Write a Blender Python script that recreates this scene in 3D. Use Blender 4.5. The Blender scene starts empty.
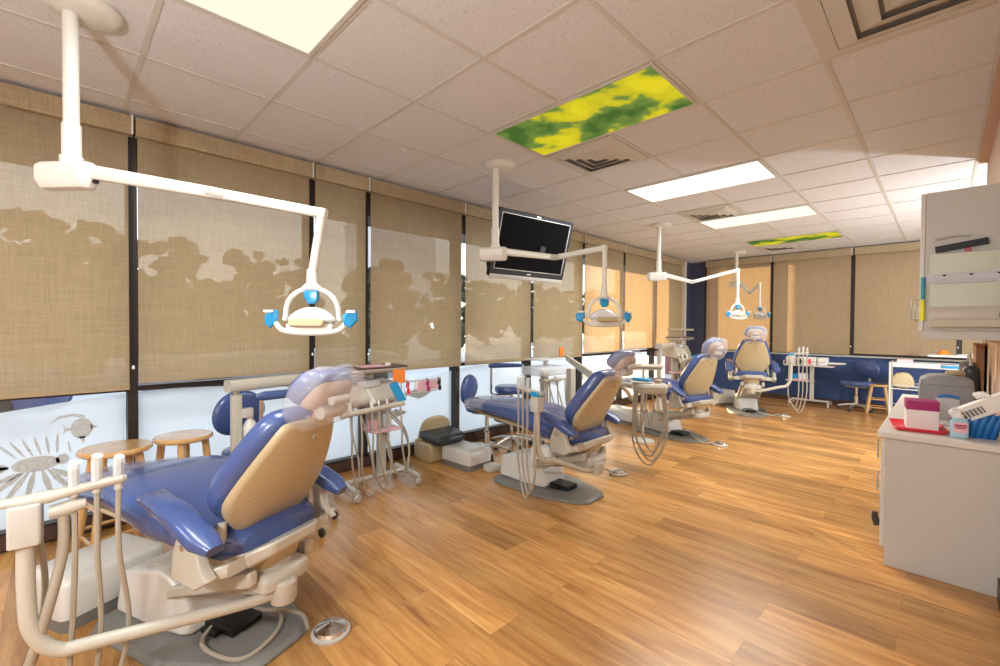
import bpy, bmesh, math, random
from mathutils import Vector, Matrix
random.seed(7)
C = bpy.context.scene.collection
PI = math.pi
def R(a): return math.radians(a)
def V(*a): return Vector(a)
# ------------------------------------------------------------------ materials
def newmat(name):
    m = bpy.data.materials.new(name); m.use_nodes = True
    nt = m.node_tree; nt.nodes.clear()
    out = nt.nodes.new('ShaderNodeOutputMaterial')
    return m, nt, out
def N(nt, t, **kw):
    n = nt.nodes.new(t)
    for k, v in kw.items():
        if k.startswith('i_'):
            n.inputs[k[2:].replace('_', ' ')].default_value = v
        else: setattr(n, k, v)
    return n
def pbr(name, col, rough=.5, metal=0, bump=0, bscale=60, var=0, spec=.5, trans=0, coat=0, emis=None, es=0, alpha=1, sheen=0):
    m, nt, out = newmat(name)
    b = N(nt, 'ShaderNodeBsdfPrincipled')
    b.inputs['Base Color'].default_value = (*col, 1)
    b.inputs['Roughness'].default_value = rough
    b.inputs['Metallic'].default_value = metal
    b.inputs['Specular IOR Level'].default_value = spec
    b.inputs['Transmission Weight'].default_value = trans
    b.inputs['Coat Weight'].default_value = coat
    b.inputs['Alpha'].default_value = alpha
    if emis: b.inputs['Emission Color'].default_value = (*emis, 1); b.inputs['Emission Strength'].default_value = es
    nt.links.new(b.outputs[0], out.inputs[0])
    tc = N(nt, 'ShaderNodeTexCoord')
    nz = N(nt, 'ShaderNodeTexNoise'); nz.inputs['Scale'].default_value = bscale; nz.inputs['Detail'].default_value = 3
    nt.links.new(tc.outputs['Object'], nz.inputs['Vector'])
    if var:
        mx = N(nt, 'ShaderNodeMix', data_type='RGBA')
        mx.inputs['A'].default_value = (*[c*(1-var) for c in col], 1); mx.inputs['B'].default_value = (*[min(1, c*(1+var)) for c in col], 1)
        nt.links.new(nz.outputs['Fac'], mx.inputs['Factor']); nt.links.new(mx.outputs['Result'], b.inputs['Base Color'])
    if bump:
        bp = N(nt, 'ShaderNodeBump'); bp.inputs['Strength'].default_value = bump; bp.inputs['Distance'].default_value = .002
        nt.links.new(nz.outputs['Fac'], bp.inputs['Height']); nt.links.new(bp.outputs[0], b.inputs['Normal'])
    return m
M = {}
M['cream'] = pbr('cream_plastic', (.49, .46, .385), .32, var=.03)
M['tan_shell'] = pbr('tan_shell', (.48, .385, .225), .38, var=.04)
M['white'] = pbr('white_plastic', (.62, .605, .56), .25)
M['ivory'] = pbr('ivory_enamel', (.70, .69, .63), .28)
M['blue'] = pbr('blue_vinyl', (.052, .09, .25), .27, bump=.12, bscale=25, var=.05, coat=.4)
M['grey'] = pbr('grey_enamel', (.18, .175, .16), .42)
M['lgrey'] = pbr('light_grey_plastic', (.5, .48, .43), .4)
M['hose'] = pbr('hose_rubber', (.36, .32, .25), .45)
M['chrome'] = pbr('chrome', (.75, .73, .7), .16, metal=1)
M['steel'] = pbr('brushed_steel', (.55, .52, .47), .33, metal=.8)
M['black'] = pbr('black_plastic', (.01, .0095, .0095), .4, spec=.3)
M['dark'] = pbr('dark_rubber', (.04, .035, .03), .6)
M['screen'] = pbr('screen_glass', (.004, .004, .005), .65, spec=.05)
M['frame'] = pbr('bronze_aluminium', (.03, .022, .018), .4, metal=.3)
M['brown'] = pbr('brown_base_vinyl', (.06, .03, .02), .45)
M['wood'] = pbr('clear_coated_beech', (.62, .36, .14), .25, bscale=14, var=.18, coat=1)
M['barrier'] = pbr('blue_barrier_film', (.02, .28, .55), .25)
M['orange'] = pbr('orange_plastic', (.85, .22, .02), .35)
M['red'] = pbr('red_plastic', (.8, .04, .07), .35)
M['magenta'] = pbr('magenta_card', (.33, .015, .13), .6)
M['pink'] = pbr('pink_paper', (.75, .45, .48), .7)
M['paper'] = pbr('white_paper', (.78, .77, .74), .8)
M['lamin'] = pbr('cabinet_laminate', (.53, .51, .465), .45, bump=.05, bscale=200, var=.03)
M['lamin2'] = pbr('worktop_laminate', (.64, .61, .55), .35, var=.02)
M['bluewall'] = pbr('blue_wall_paint', (.028, .06, .17), .75, bump=.25, bscale=120, var=.12)
M['navy'] = pbr('navy_wall_paint', (.05, .055, .1), .75)
M['peach'] = pbr('peach_wall_paint', (.62, .42, .31), .7, bump=.1, bscale=150)
M['offwhite'] = pbr('off_white_paint', (.72, .68, .6), .6)
M['fixture'] = pbr('fixture_frame_enamel', (.6, .58, .53), .5)
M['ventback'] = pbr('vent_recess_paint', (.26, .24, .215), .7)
M['steelgrey'] = pbr('grey_crown', (.42, .42, .4), .5)
M['skin'] = pbr('brownish_foam', (.42, .3, .19), .5)
M['black_vinyl'] = pbr('black_vinyl', (.03, .035, .04), .33, bump=.2, bscale=12)
M['clearp'] = pbr('clear_plastic', (.85, .9, .93), .12, trans=.0, alpha=.28)
M['glasspl'] = pbr('frosty_plastic', (.8, .85, .87), .25, alpha=.5)
M['bag'] = pbr('clear_bag_film', (.82, .8, .9), .16, alpha=.24, bump=.8, bscale=18)
M['gel'] = pbr('blue_gel', (.45, .7, .85), .15, alpha=.8)
M['teal'] = pbr('teal_plastic', (.02, .3, .38), .35)
M['yellow'] = pbr('yellow_plastic', (.85, .8, .02), .35)
M['bgrey'] = pbr('grey_bin_plastic', (.27, .27, .27), .4)
M['bluebag'] = pbr('blue_cloth', (.01, .14, .42), .5, bump=.4, bscale=20)
M['greenw'] = pbr('pale_green_acrylic', (.58, .62, .52), .18, coat=.3)
M['strip'] = pbr('blue_grey_strip', (.52, .54, .58), .5)
M['oak'] = pbr('brown_wood_panel', (.38, .19, .09), .4, bscale=8, var=.2)
M['concrete'] = pbr('pale_pavement', (.62, .62, .66), .9, var=.1, bscale=3)
M['brick'] = pbr('red_brick', (.35, .16, .13), .9, var=.25, bscale=12)
M['leaf'] = pbr('dark_foliage', (.035, .05, .03), .9, var=.5, bscale=2, bump=1)
M['bark'] = pbr('bark', (.07, .05, .04), .9, var=.4, bscale=10)
M['carpaint'] = pbr('blue_car_paint', (.05, .09, .25), .2, coat=1)
M['carpaint2'] = pbr('grey_car_paint', (.3, .3, .33), .2, coat=1)
M['lens'] = pbr('lamp_lens', (.75, .76, .78), .12, coat=.5)
M['decal'] = pbr('grey_decal', (.5, .53, .53), .6, bump=0, bscale=60, var=.3)

def mat_lit(name, strength, base=(1, .93, .78)):
    m, nt, out = newmat(name)
    e = N(nt, 'ShaderNodeEmission'); e.inputs[0].default_value = (*base, 1); e.inputs[1].default_value = strength
    nt.links.new(e.outputs[0], out.inputs[0]); return m
M['lit'] = mat_lit('lit_diffuser', 1.5, (1, .965, .86))
M['lit1'] = mat_lit('lit_cream_diffuser', .86, (1, .955, .76))
M['lit2'] = mat_lit('lit_warm_diffuser', 1.05, (1, .96, .74))

def mat_cloud():       # sky scene printed on the light diffuser: clouds on a green ground
    m, nt, out = newmat('printed_cloud_diffuser')
    tc = N(nt, 'ShaderNodeTexCoord')
    nz = N(nt, 'ShaderNodeTexNoise'); nz.inputs['Scale'].default_value = 2.9; nz.inputs['Detail'].default_value = 6; nz.inputs['Roughness'].default_value = .5
    nt.links.new(tc.outputs['Object'], nz.inputs['Vector'])
    cr = N(nt, 'ShaderNodeValToRGB'); e = cr.color_ramp.elements
    e[0].position = .40; e[0].color = (.06, .13, .025, 1); e[1].position = .66; e[1].color = (.72, .60, .02, 1)
    a = e.new(.5); a.color = (.17, .25, .045, 1); b = e.new(.545); b.color = (.55, .48, .02, 1)
    nt.links.new(nz.outputs['Fac'], cr.inputs[0])
    em = N(nt, 'ShaderNodeEmission'); em.inputs[1].default_value = .9
    nt.links.new(cr.outputs[0], em.inputs[0]); nt.links.new(em.outputs[0], out.inputs[0]); return m
M['cloud'] = mat_cloud()

def mat_tile():
    m, nt, out = newmat('ceiling_tile')
    b = N(nt, 'ShaderNodeBsdfPrincipled'); b.inputs['Roughness'].default_value = .9
    tc = N(nt, 'ShaderNodeTexCoord')
    nz = N(nt, 'ShaderNodeTexNoise'); nz.inputs['Scale'].default_value = 95; nz.inputs['Detail'].default_value = 3; nz.inputs['Roughness'].default_value = .7
    nt.links.new(tc.outputs['Object'], nz.inputs['Vector'])
    cr = N(nt, 'ShaderNodeValToRGB'); e = cr.color_ramp.elements
    e[0].position = .30; e[0].color = (.45, .44, .43, 1); e[1].position = .43; e[1].color = (.70, .70, .71, 1)
    nt.links.new(nz.outputs['Fac'], cr.inputs[0]); nt.links.new(cr.outputs[0], b.inputs['Base Color'])
    bp = N(nt, 'ShaderNodeBump'); bp.inputs['Strength'].default_value = .5; bp.inputs['Distance'].default_value = .002
    nt.links.new(nz.outputs['Fac'], bp.inputs['Height']); nt.links.new(bp.outputs[0], b.inputs['Normal'])
    nt.links.new(b.outputs[0], out.inputs[0]); return m
M['tile'] = mat_tile()

def mat_floor():
    m, nt, out = newmat('plank_floor')
    L = nt.links
    b = N(nt, 'ShaderNodeBsdfPrincipled')
    tc = N(nt, 'ShaderNodeTexCoord')
    br = N(nt, 'ShaderNodeTexBrick'); br.offset = .37; br.offset_frequency = 2
    br.inputs['Scale'].default_value = 1; br.inputs['Brick Width'].default_value = 1.22; br.inputs['Row Height'].default_value = .185
    br.inputs['Mortar Size'].default_value = .0012; br.inputs['Mortar Smooth'].default_value = .1; br.inputs['Bias'].default_value = 0
    br.inputs['Color1'].default_value = (0, 0, 0, 1); br.inputs['Color2'].default_value = (1, 1, 1, 1); br.inputs['Mortar'].default_value = (.3, .3, .3, 1)
    L.new(tc.outputs['Object'], br.inputs['Vector'])
    mp = N(nt, 'ShaderNodeMapping'); mp.inputs['Scale'].default_value = (1.0, 9, 1)
    L.new(tc.outputs['Object'], mp.inputs['Vector'])
    sc = N(nt, 'ShaderNodeVectorMath', operation='MULTIPLY_ADD'); sc.inputs[1].default_value = (7, 13, 3)
    L.new(br.outputs['Color'], sc.inputs[0]); L.new(mp.outputs[0], sc.inputs[2])
    nz = N(nt, 'ShaderNodeTexNoise'); nz.inputs['Scale'].default_value = 2.2; nz.inputs['Detail'].default_value = 6; nz.inputs['Roughness'].default_value = .62; nz.inputs['Distortion'].default_value = .6
    L.new(sc.outputs[0], nz.inputs['Vector'])
    cr = N(nt, 'ShaderNodeValToRGB'); e = cr.color_ramp.elements
    e[0].position = .27; e[0].color = (.28, .12, .038, 1); e[1].position = .7; e[1].color = (.62, .345, .115, 1)
    a = e.new(.42); a.color = (.43, .20, .058, 1); a2 = e.new(.55); a2.color = (.52, .265, .08, 1)
    L.new(nz.outputs['Fac'], cr.inputs[0])
    hs = N(nt, 'ShaderNodeHueSaturation')
    mr = N(nt, 'ShaderNodeMapRange'); mr.inputs['To Min'].default_value = .72; mr.inputs['To Max'].default_value = 1.22
    L.new(br.outputs['Color'], mr.inputs['Value']); L.new(mr.outputs[0], hs.inputs['Value']); L.new(cr.outputs[0], hs.inputs['Color'])
    mx = N(nt, 'ShaderNodeMix', data_type='RGBA'); mx.inputs['B'].default_value = (.2, .09, .035, 1)
    mf = N(nt, 'ShaderNodeMath', operation='MULTIPLY'); mf.inputs[1].default_value = .6
    L.new(br.outputs['Fac'], mf.inputs[0]); L.new(mf.outputs[0], mx.inputs['Factor']); L.new(hs.outputs[0], mx.inputs['A'])
    L.new(mx.outputs['Result'], b.inputs['Base Color'])
    b.inputs['Roughness'].default_value = .27; b.inputs['Specular IOR Level'].default_value = .5
    bp = N(nt, 'ShaderNodeBump'); bp.inputs['Strength'].default_value = .12; bp.inputs['Distance'].default_value = .002
    L.new(nz.outputs['Fac'], bp.inputs['Height']); L.new(bp.outputs[0], b.inputs['Normal'])
    L.new(b.outputs[0], out.inputs[0]); return m
M['floor'] = mat_floor()

def mat_blind(name, col, tr, tl):
    m, nt, out = newmat(name); L = nt.links
    tc = N(nt, 'ShaderNodeTexCoord')
    def thread(sx, sy, sz):
        mp = N(nt, 'ShaderNodeMapping'); mp.inputs['Scale'].default_value = (sx, sy, sz); L.new(tc.outputs['Object'], mp.inputs['Vector'])
        nz = N(nt, 'ShaderNodeTexNoise'); nz.inputs['Scale'].default_value = 1; nz.inputs['Detail'].default_value = 4; nz.inputs['Roughness'].default_value = .7; L.new(mp.outputs[0], nz.inputs['Vector']); return nz
    a = thread(120, 120, 6); b = thread(6, 6, 130)
    ad = N(nt, 'ShaderNodeMath', operation='ADD'); L.new(a.outputs['Fac'], ad.inputs[0]); L.new(b.outputs['Fac'], ad.inputs[1])
    cr = N(nt, 'ShaderNodeValToRGB'); e = cr.color_ramp.elements
    mr = N(nt, 'ShaderNodeMapRange'); mr.inputs['From Max'].default_value = 2; L.new(ad.outputs[0], mr.inputs['Value']); L.new(mr.outputs[0], cr.inputs[0])
    e[0].position = .36; e[0].color = (*[c*.76 for c in col], 1); e[1].position = .62; e[1].color = (*[min(1, c*1.16) for c in col], 1)
    d = N(nt, 'ShaderNodeBsdfDiffuse'); t = N(nt, 'ShaderNodeBsdfTranslucent'); p = N(nt, 'ShaderNodeBsdfTransparent')
    L.new(cr.outputs[0], d.inputs[0]); t.inputs[0].default_value = (.85, .55, .26, 1)
    m1 = N(nt, 'ShaderNodeMixShader'); m1.inputs[0].default_value = tl; L.new(d.outputs[0], m1.inputs[1]); L.new(t.outputs[0], m1.inputs[2])
    m2 = N(nt, 'ShaderNodeMixShader'); m2.inputs[0].default_value = tr; L.new(m1.outputs[0], m2.inputs[1]); L.new(p.outputs[0], m2.inputs[2])
    L.new(m2.outputs[0], out.inputs[0]); return m
M['blind'] = mat_blind('woven_blind_fabric', (.405, .32, .20), .10, .27)
M['valance'] = mat_blind('valance_fabric', (.405, .32, .20), 0, .05)
M['bar'] = pbr('blind_hem', (.4, .3, .17), .7)

def mat_film():
    m, nt, out = newmat('frosted_window_film'); L = nt.links
    d = N(nt, 'ShaderNodeBsdfDiffuse'); d.inputs[0].default_value = (.8, .81, .82, 1)
    t = N(nt, 'ShaderNodeBsdfTranslucent'); t.inputs[0].default_value = (.93, .94, .94, 1)
    p = N(nt, 'ShaderNodeBsdfTransparent')
    m1 = N(nt, 'ShaderNodeMixShader'); m1.inputs[0].default_value = .72; L.new(d.outputs[0], m1.inputs[1]); L.new(t.outputs[0], m1.inputs[2])
    m2 = N(nt, 'ShaderNodeMixShader'); m2.inputs[0].default_value = .18; L.new(m1.outputs[0], m2.inputs[1]); L.new(p.outputs[0], m2.inputs[2])
    L.new(m2.outputs[0], out.inputs[0]); return m
M['film'] = mat_film()
def mat_glass():
    m, nt, out = newmat('window_glass'); L = nt.links
    g = N(nt, 'ShaderNodeBsdfGlossy'); g.inputs['Roughness'].default_value = .02
    p = N(nt, 'ShaderNodeBsdfTransparent'); p.inputs[0].default_value = (.93, .96, .95, 1)
    m1 = N(nt, 'ShaderNodeMixShader'); m1.inputs[0].default_value = .05; L.new(p.outputs[0], m1.inputs[1]); L.new(g.outputs[0], m1.inputs[2])
    L.new(m1.outputs[0], out.inputs[0]); return m
M['glass'] = mat_glass()

# ------------------------------------------------------------------ mesh helpers
class MB:
    def __init__(s): s.v = []; s.f = []
    def add(s, vs, fs):
        o = len(s.v); s.v += [tuple(v) for v in vs]; s.f += [tuple(i+o for i in f) for f in fs]; return s
    def box(s, x0, x1, y0, y1, z0, z1, T=None):
        P = [V(x, y, z) for z in (z0, z1) for y in (y0, y1) for x in (x0, x1)]
        if T: P = [T @ p for p in P]
        return s.add(P, [(0, 2, 3, 1), (4, 5, 7, 6), (0, 1, 5, 4), (2, 6, 7, 3), (0, 4, 6, 2), (1, 3, 7, 5)])
    def rings(s, rs, caps=True):
        n = len(rs[0]); vs = [p for r in rs for p in r]; fs = []
        for k in range(len(rs)-1):
            for i in range(n):
                j = (i+1) % n
                fs.append((k*n+i, k*n+j, (k+1)*n+j, (k+1)*n+i))
        if caps: fs.append(tuple(range(n-1, -1, -1))); fs.append(tuple((len(rs)-1)*n+i for i in range(n)))
        return s.add(vs, fs)
    def tube(s, pts, r, n=8, smooth=0):
        pts = [Vector(p) for p in pts]
        if smooth: pts = catmull(pts, smooth)
        rr = r if isinstance(r, (list, tuple)) else None
        rs = []; up = None
        for i, p in enumerate(pts):
            a = pts[max(0, i-1)]; b = pts[min(len(pts)-1, i+1)]
            t = (b-a)
            if t.length < 1e-9: t = V(0, 0, 1)
            t.normalize()
            if up is None: up = V(0, 0, 1) if abs(t.z) < .9 else V(1, 0, 0)
            u = t.cross(up)
            if u.length < 1e-4: u = t.cross(V(0, 1, 0))
            u.normalize(); w = u.cross(t).normalized(); up = w
            if rr: q = rr[0] + (rr[-1]-rr[0])*i/(len(pts)-1) if len(rr) == 2 else rr[min(i, len(rr)-1)]
            else: q = r
            rs.append([p + u*math.cos(2*PI*k/n)*q + w*math.sin(2*PI*k/n)*q for k in range(n)])
        return s.rings(rs)
    def shift(s, d): s.v = [(x, y+d, z) for x, y, z in s.v]; return s
    def lathe(s, prof, n=20, T=None, sx=1, sy=1):
        rs = [[V(r*sx*math.cos(2*PI*k/n), r*sy*math.sin(2*PI*k/n), z) for k in range(n)] for r, z in prof]
        if T: rs = [[T @ p for p in r] for r in rs]
        return s.rings(rs)
    def slab(s, out, prof, T=None, warp=None):
        """closed outline [(a,b)], profile [(height, inset)] -> pillow or plate"""
        cx = sum(p[0] for p in out)/len(out); cy = sum(p[1] for p in out)/len(out)
        rs = []
        for h, ins in prof:
            r = []
            n = len(out)
            for i in range(n):
                p = Vector(out[i]); a = Vector(out[i-1]); b = Vector(out[(i+1) % n])
                t = (b-a); t = t.normalized() if t.length > 1e-9 else Vector((1, 0))
                nrm = Vector((t.y, -t.x))
                if nrm.dot(p-Vector((cx, cy))) < 0 and ins: nrm = nrm
                q = p - nrm*ins
                P = V(q.x, q.y, h)
                if warp: P = warp(P)
                r.append(T @ P if T else P)
            rs.append(r)
        return s.rings(rs)
    def loft(s, secs, n=20, e=.5):
        """secs: (center, side dir, up dir, half width, half height)"""
        rs = []
        for c, u, w, hw, hh in secs:
            r = []
            for k in range(n):
                a = 2*PI*k/n; ca, sa = math.cos(a), math.sin(a)
                r.append(Vector(c)+Vector(u)*(abs(ca)**e*math.copysign(1, ca)*hw)+Vector(w)*(abs(sa)**e*math.copysign(1, sa)*hh))
            rs.append(r)
        return s.rings(rs)
    def build(s, name, mat, parent=None, smooth=40, bevel=0, T=None, sub=0):
        me = bpy.data.meshes.new(name); vs = s.v if T is None else [tuple(T @ Vector(v)) for v in s.v]
        me.from_pydata(vs, [], s.f); me.update()
        bm = bmesh.new(); bm.from_mesh(me); bmesh.ops.recalc_face_normals(bm, faces=bm.faces); bm.to_mesh(me); bm.free()
        if smooth:
            for p in me.polygons: p.use_smooth = True
            me.set_sharp_from_angle(angle=R(smooth))
        me.materials.append(M[mat] if isinstance(mat, str) else mat)
        o = bpy.data.objects.new(name, me); C.objects.link(o)
        if parent: o.parent = parent
        if bevel:
            b = o.modifiers.new('Bevel', 'BEVEL'); b.width = bevel; b.segments = 2; b.limit_method = 'ANGLE'; b.angle_limit = R(35)
        return o
def catmull(p, k):
    out = []
    for i in range(len(p)-1):
        a = p[max(0, i-1)]; b = p[i]; c = p[i+1]; d = p[min(len(p)-1, i+2)]
        for j in range(k):
            t = j/k
            out.append(.5*((2*b)+(c-a)*t+(2*a-5*b+4*c-d)*t*t+(3*b-a-3*c+d)*t**3))
    out.append(p[-1]); return out
def ccw(out):
    A = sum(out[i-1][0]*out[i][1]-out[i][0]*out[i-1][1] for i in range(len(out)))
    return out if A > 0 else out[::-1]
def chaikin(out, k=2):
    for _ in range(k):
        n = []
        for i in range(len(out)):
            a = Vector(out[i]); b = Vector(out[(i+1) % len(out)])
            n += [tuple(a*.75+b*.25), tuple(a*.25+b*.75)]
        out = n
    return ccw(out)
def rrect(w, h, r, n=4, cx=0, cy=0):
    o = []
    for sx, sy, a0 in ((1, 1, 0), (-1, 1, 90), (-1, -1, 180), (1, -1, 270)):
        for k in range(n+1):
            a = R(a0+90*k/n); o.append((cx+sx*(w/2-r)+r*math.cos(a), cy+sy*(h/2-r)+r*math.sin(a)))
    return ccw(o)
def ell(a, b, n=28): return [(a*math.cos(2*PI*k/n), b*math.sin(2*PI*k/n)) for k in range(n)]
def pill(t, r):     # rounded edge profile for a slab of thickness t, edge radius r
    k = [(0, r), (r*.12, r*.4), (r*.45, r*.1), (r, 0)]
    return k + [(t-h, i) for h, i in reversed(k)]
def frame(o, x, z):     # matrix with origin o, local x dir, local z dir
    z = Vector(z).normalized(); x = Vector(x); x = (x-z*x.dot(z)).normalized(); y = z.cross(x)
    return Matrix(((x.x, y.x, z.x, o[0]), (x.y, y.y, z.y, o[1]), (x.z, y.z, z.z, o[2]), (0, 0, 0, 1)))
def thing(name, label, cat, loc=(0, 0, 0), rz=0, group=None):
    o = bpy.data.objects.new(name, None); C.objects.link(o); o.empty_display_size = .1
    o.location = loc; o.rotation_euler = (0, 0, R(rz)); o['label'] = label; o['category'] = cat
    if group: o['group'] = group
    return o
def tag(o, label, cat, group=None, loc=None):
    o['label'] = label; o['category'] = cat
    if group: o['group'] = group
    if loc is not None: o.location = loc
    return o
def struct(o): o['kind'] = 'structure'; return o
def kids(o): return [c for c in bpy.data.objects if c.parent == o]
def dup(root, loc, rz, label, group=None):
    def cp(o, parent):
        c = o.copy(); C.objects.link(c); c.parent = parent
        for ch in kids(o): cp(ch, c)
        return c
    r = cp(root, None); r.location = loc; r.rotation_euler = (0, 0, R(rz)); r['label'] = label
    if group: r['group'] = group
    return r
def B(*a, **k): return MB().box(*a, **k)

# ------------------------------------------------------------------ room shell
H = 2.668; YB = 9.424; WY = 5.25; RX = 4.0; RX2 = 6.6; YF = -3.4; U = .6096
X0 = .288; Y0 = .3086
struct(B(-.0, RX2, YF, YB, -.1, 0).build('floor', 'floor', smooth=0))
struct(B(-.12, RX2+.1, YF-.1, YB+.1, H, H+.08).build('ceiling', 'tile', smooth=0))
# suspension grid
g = MB()
k = -9
for i in range(-1, 12):
    x = X0+U*i
    if 0 < x < RX2: g.box(x-.012, x+.012, YF, YB if x < RX2 else WY, H-.005, H+.001)
for j in range(-7, 16):
    y = Y0+U*j
    if YF < y < YB: g.box(0, RX2, y-.012, y+.012, H-.0045, H+.001)
struct(g.build('trim_1', 'fixture', smooth=0))
struct(MB().box(0, .03, YF, YB, H-.022, H).box(0, RX2, YB-.03, YB, H-.022, H).build('trim_2', 'steelgrey', smooth=0))
# right wall, end cap, alcove walls, wall behind the camera
struct(B(RX, RX+.12, YF, WY, 0, H).build('wall_right', 'peach', smooth=0))
struct(B(RX-.015, RX, YF, WY, 0, .1).build('baseboard_right', 'brown', smooth=0))
struct(B(RX-.05, RX, YF, WY, H-.03, H).build('trim_3', 'peach', smooth=0))
struct(B(0, RX, YF-.1, YF, 0, H).build('wall_rear', 'peach', smooth=0))
struct(B(RX, RX2, WY-.1, WY, 0, H).build('wall_alcove_front', 'offwhite', smooth=0))
struct(MB().box(RX2, RX2+.1, WY, YB, 0, .8).box(RX2, RX2+.1, WY, YB, 2.3, H).box(RX2, RX2+.1, WY, 6.3, .8, 2.3).box(RX2, RX2+.1, 8.5, YB, .8, 2.3).build('wall_alcove_right', 'offwhite', smooth=0))
# left window wall: mullions
MU = [-3.4, -2.2, -1.0, .345, 1.503, 2.0, 3.1, 4.29, 5.43, 6.58, 7.72, 8.86]
struct(B(-.12, .0, YF, YB, 0, .055).build('wall_left', 'brown', smooth=0))
struct(B(-.1, .03, YF, 8.95, .02, .1).build('baseboard_left', 'brown', smooth=0))
fr = MB()
for y in MU: fr.box(-.1, .02, y-.027, y+.027, .1, H)
fr.box(-.08, .015, YF, 8.9, .87, .905); fr.box(-.08, .02, YF, 8.9, .1, .115); fr.box(-.1, .0, YF, 8.9, 2.5, H)
struct(fr.build('window_1', 'frame', smooth=0))
gl = MB()
for a, b in zip(MU[:-1], MU[1:]):
    gl.box(-.055, -.05, a+.027, b-.027, .115, .87); gl.box(-.055, -.05, a+.027, b-.027, .905, 2.5)
go = gl.build('window_2', 'glass', smooth=0); struct(go)
# frosted film with wavy top edge, one sheet per pane
def wave(y): return .80 + .06*math.sin((y+.38)*2*PI/3.1 - .35)
fm = MB()
for a, b in zip(MU[:-1], MU[1:]):
    e = .005; n = 16
    g0 = .005 if b < 6 else .11
    for k in range(n):
        y0 = a+.03+g0 + (b-a-.06-e-g0)*k/n; y1 = a+.03+g0 + (b-a-.06-e-g0)*(k+1)/n
        o = len(fm.v)
        if b > 8 and y1 > 8.4: continue
        za, zb = min(.868, wave(y0)), min(.868, wave(y1))
        fm.add([(-.049, y0, .116), (-.049, y1, .116), (-.049, y1, zb), (-.049, y0, za)], [(0, 1, 2, 3)])
struct(fm.build('window_3', 'film', smooth=0))
# back wall: blue dado, navy pier, corner pilaster, sill, windows with mullions
BX = [.31, 1.503, 2.685, 3.93, 5.15, 6.6]
struct(B(-.12, RX2, YB, YB+.12, 0, .83).build('wall_back', 'bluewall', smooth=0))
struct(MB().box(.0, .30, YB-.004, YB+.12, .0, H).box(-.12, .008, 9.17, YB+.1, 0, H).build('wall_back_pier', 'navy', smooth=0))
struct(MB().box(-.12, .012, 8.9, 9.17, 0, H).build('wall_left_pier', 'offwhite', smooth=0))
struct(B(.3, RX2, YB-.015, YB, 0, .09).build('baseboard_back', 'brown', smooth=0))
struct(MB().box(.3, RX2, YB-.05, YB+.1, .83, .855).build('trim_4', 'steelgrey', smooth=0))
fb = MB()
for x in BX: fb.box(x-.03, x+.03, YB-.01, YB+.1, .855, H)
fb.box(.3, RX2, YB+.0, YB+.1, 2.5, H); fb.box(.3, RX2, YB, YB+.1, .855, .9)
struct(fb.build('window_4', 'frame', smooth=0))
gb = MB()
for a, b in zip(BX[:-1], BX[1:]): gb.box(a+.03, b-.03, YB+.05, YB+.055, .9, 2.5)
struct(gb.build('window_5', 'glass', smooth=0))
struct(B(RX2+.04, RX2+.045, 6.3, 8.5, .8, 2.3).build('window_6', 'glass', smooth=0))

# ------------------------------------------------------------------ roller blinds
def blind(L, axis, zb, label, chain=True, group=None):
    t = thing('roller_blind', label, 'window blind', group=group)
    if axis == 'y':
        T = Matrix.Translation(V(0, 0, 0))
        def P(a, d, z): return V(.022+d, a, z)
    else:
        def P(a, d, z): return V(a, YB-.022-d, z)
    a, b = L
    def bx(a0, a1, d0, d1, z0, z1):
        m = MB(); ps = [P(x, d, z) for z in (z0, z1) for d in (d0, d1) for x in (a0, a1)]
        return m.add(ps, [(0, 2, 3, 1), (4, 5, 7, 6), (0, 1, 5, 4), (2, 6, 7, 3), (0, 4, 6, 2), (1, 3, 7, 5)])
    s = MB(); s.add([P(a, .03, zb+.012), P(b, .03, zb+.012), P(b, .03, 2.56), P(a, .03, 2.56)], [(0, 1, 2, 3)])
    s.build('fabric_panel', 'blind', t, smooth=0)
    bx(a, b, .026, .034, zb, zb+.014).build('hem_bar', 'bar', t)
    bx(a-.012, b+.012, .0, .075, 2.525, 2.645).build('valance', 'valance', t, bevel=.004)
    e = bx(b+.012, b+.024, .0, .077, 2.53, 2.65)
    e.build('end_bracket', 'ivory', t)
    if chain:
        c = MB(); c.tube([P(b+.012, .045, 2.53), P(b+.016, .045, zb+.17)], .0022, 5); c.tube([P(b+.022, .055, 2.53), P(b+.018, .055, zb+.17)], .0022, 5)
        c.tube([P(b+.016, .045, zb+.17), P(b+.018, .05, zb+.155), P(b+.018, .055, zb+.17)], .0022, 5)
        co = c.build('pull_chain', 'black', t)
        MB().lathe([(.002, 0), (.009, .004), (.009, .022), (.002, .03)], 10, Matrix.Translation(P(b+.018, .05, zb+.13))).build('chain_weight', 'chrome', co)
    return t
LB = [(-3.37, -2.23, .90), (-2.17, -1.03, .9), (-.97, .325, .886), (.372, 1.478, .925), (1.528, 1.985, .905), (2.035, 3.12, .875), (3.175, 4.265, .88), (4.32, 5.40, .875), (5.46, 6.555, .915), (6.61, 7.69, .93), (7.75, 8.86, .95)]
names = ['beige woven blind on the left windows, farthest behind the camera', 'beige woven blind on the left windows, second behind the camera',
 'wide beige woven blind at the left edge of the photo, behind the light pole', 'beige woven blind behind the nearest lamp arm, right of the tall black mullion',
 'narrow beige woven blind, half as wide as its neighbours, right of the nearest dental lamp', 'beige woven blind above the tan booster seat, with tree shadows',
 'beige woven blind directly behind the left half of the ceiling television', 'beige woven blind behind the right half of the ceiling television',
 'sunlit orange-beige blind right behind the middle dental lamp head', 'sunlit orange blind with a dark crossbar shadow, second from the far left corner', 'sunlit blind nearest the far left corner, by the white pilaster']
for (a, b, z), n in zip(LB, names): blind((a, b), 'y', z, n)
BB = [(.335, 1.475, .87), (1.53, 2.655, .868), (2.715, 3.90, .895), (3.96, 5.12, .895), (5.18, 6.57, .895)]
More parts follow.
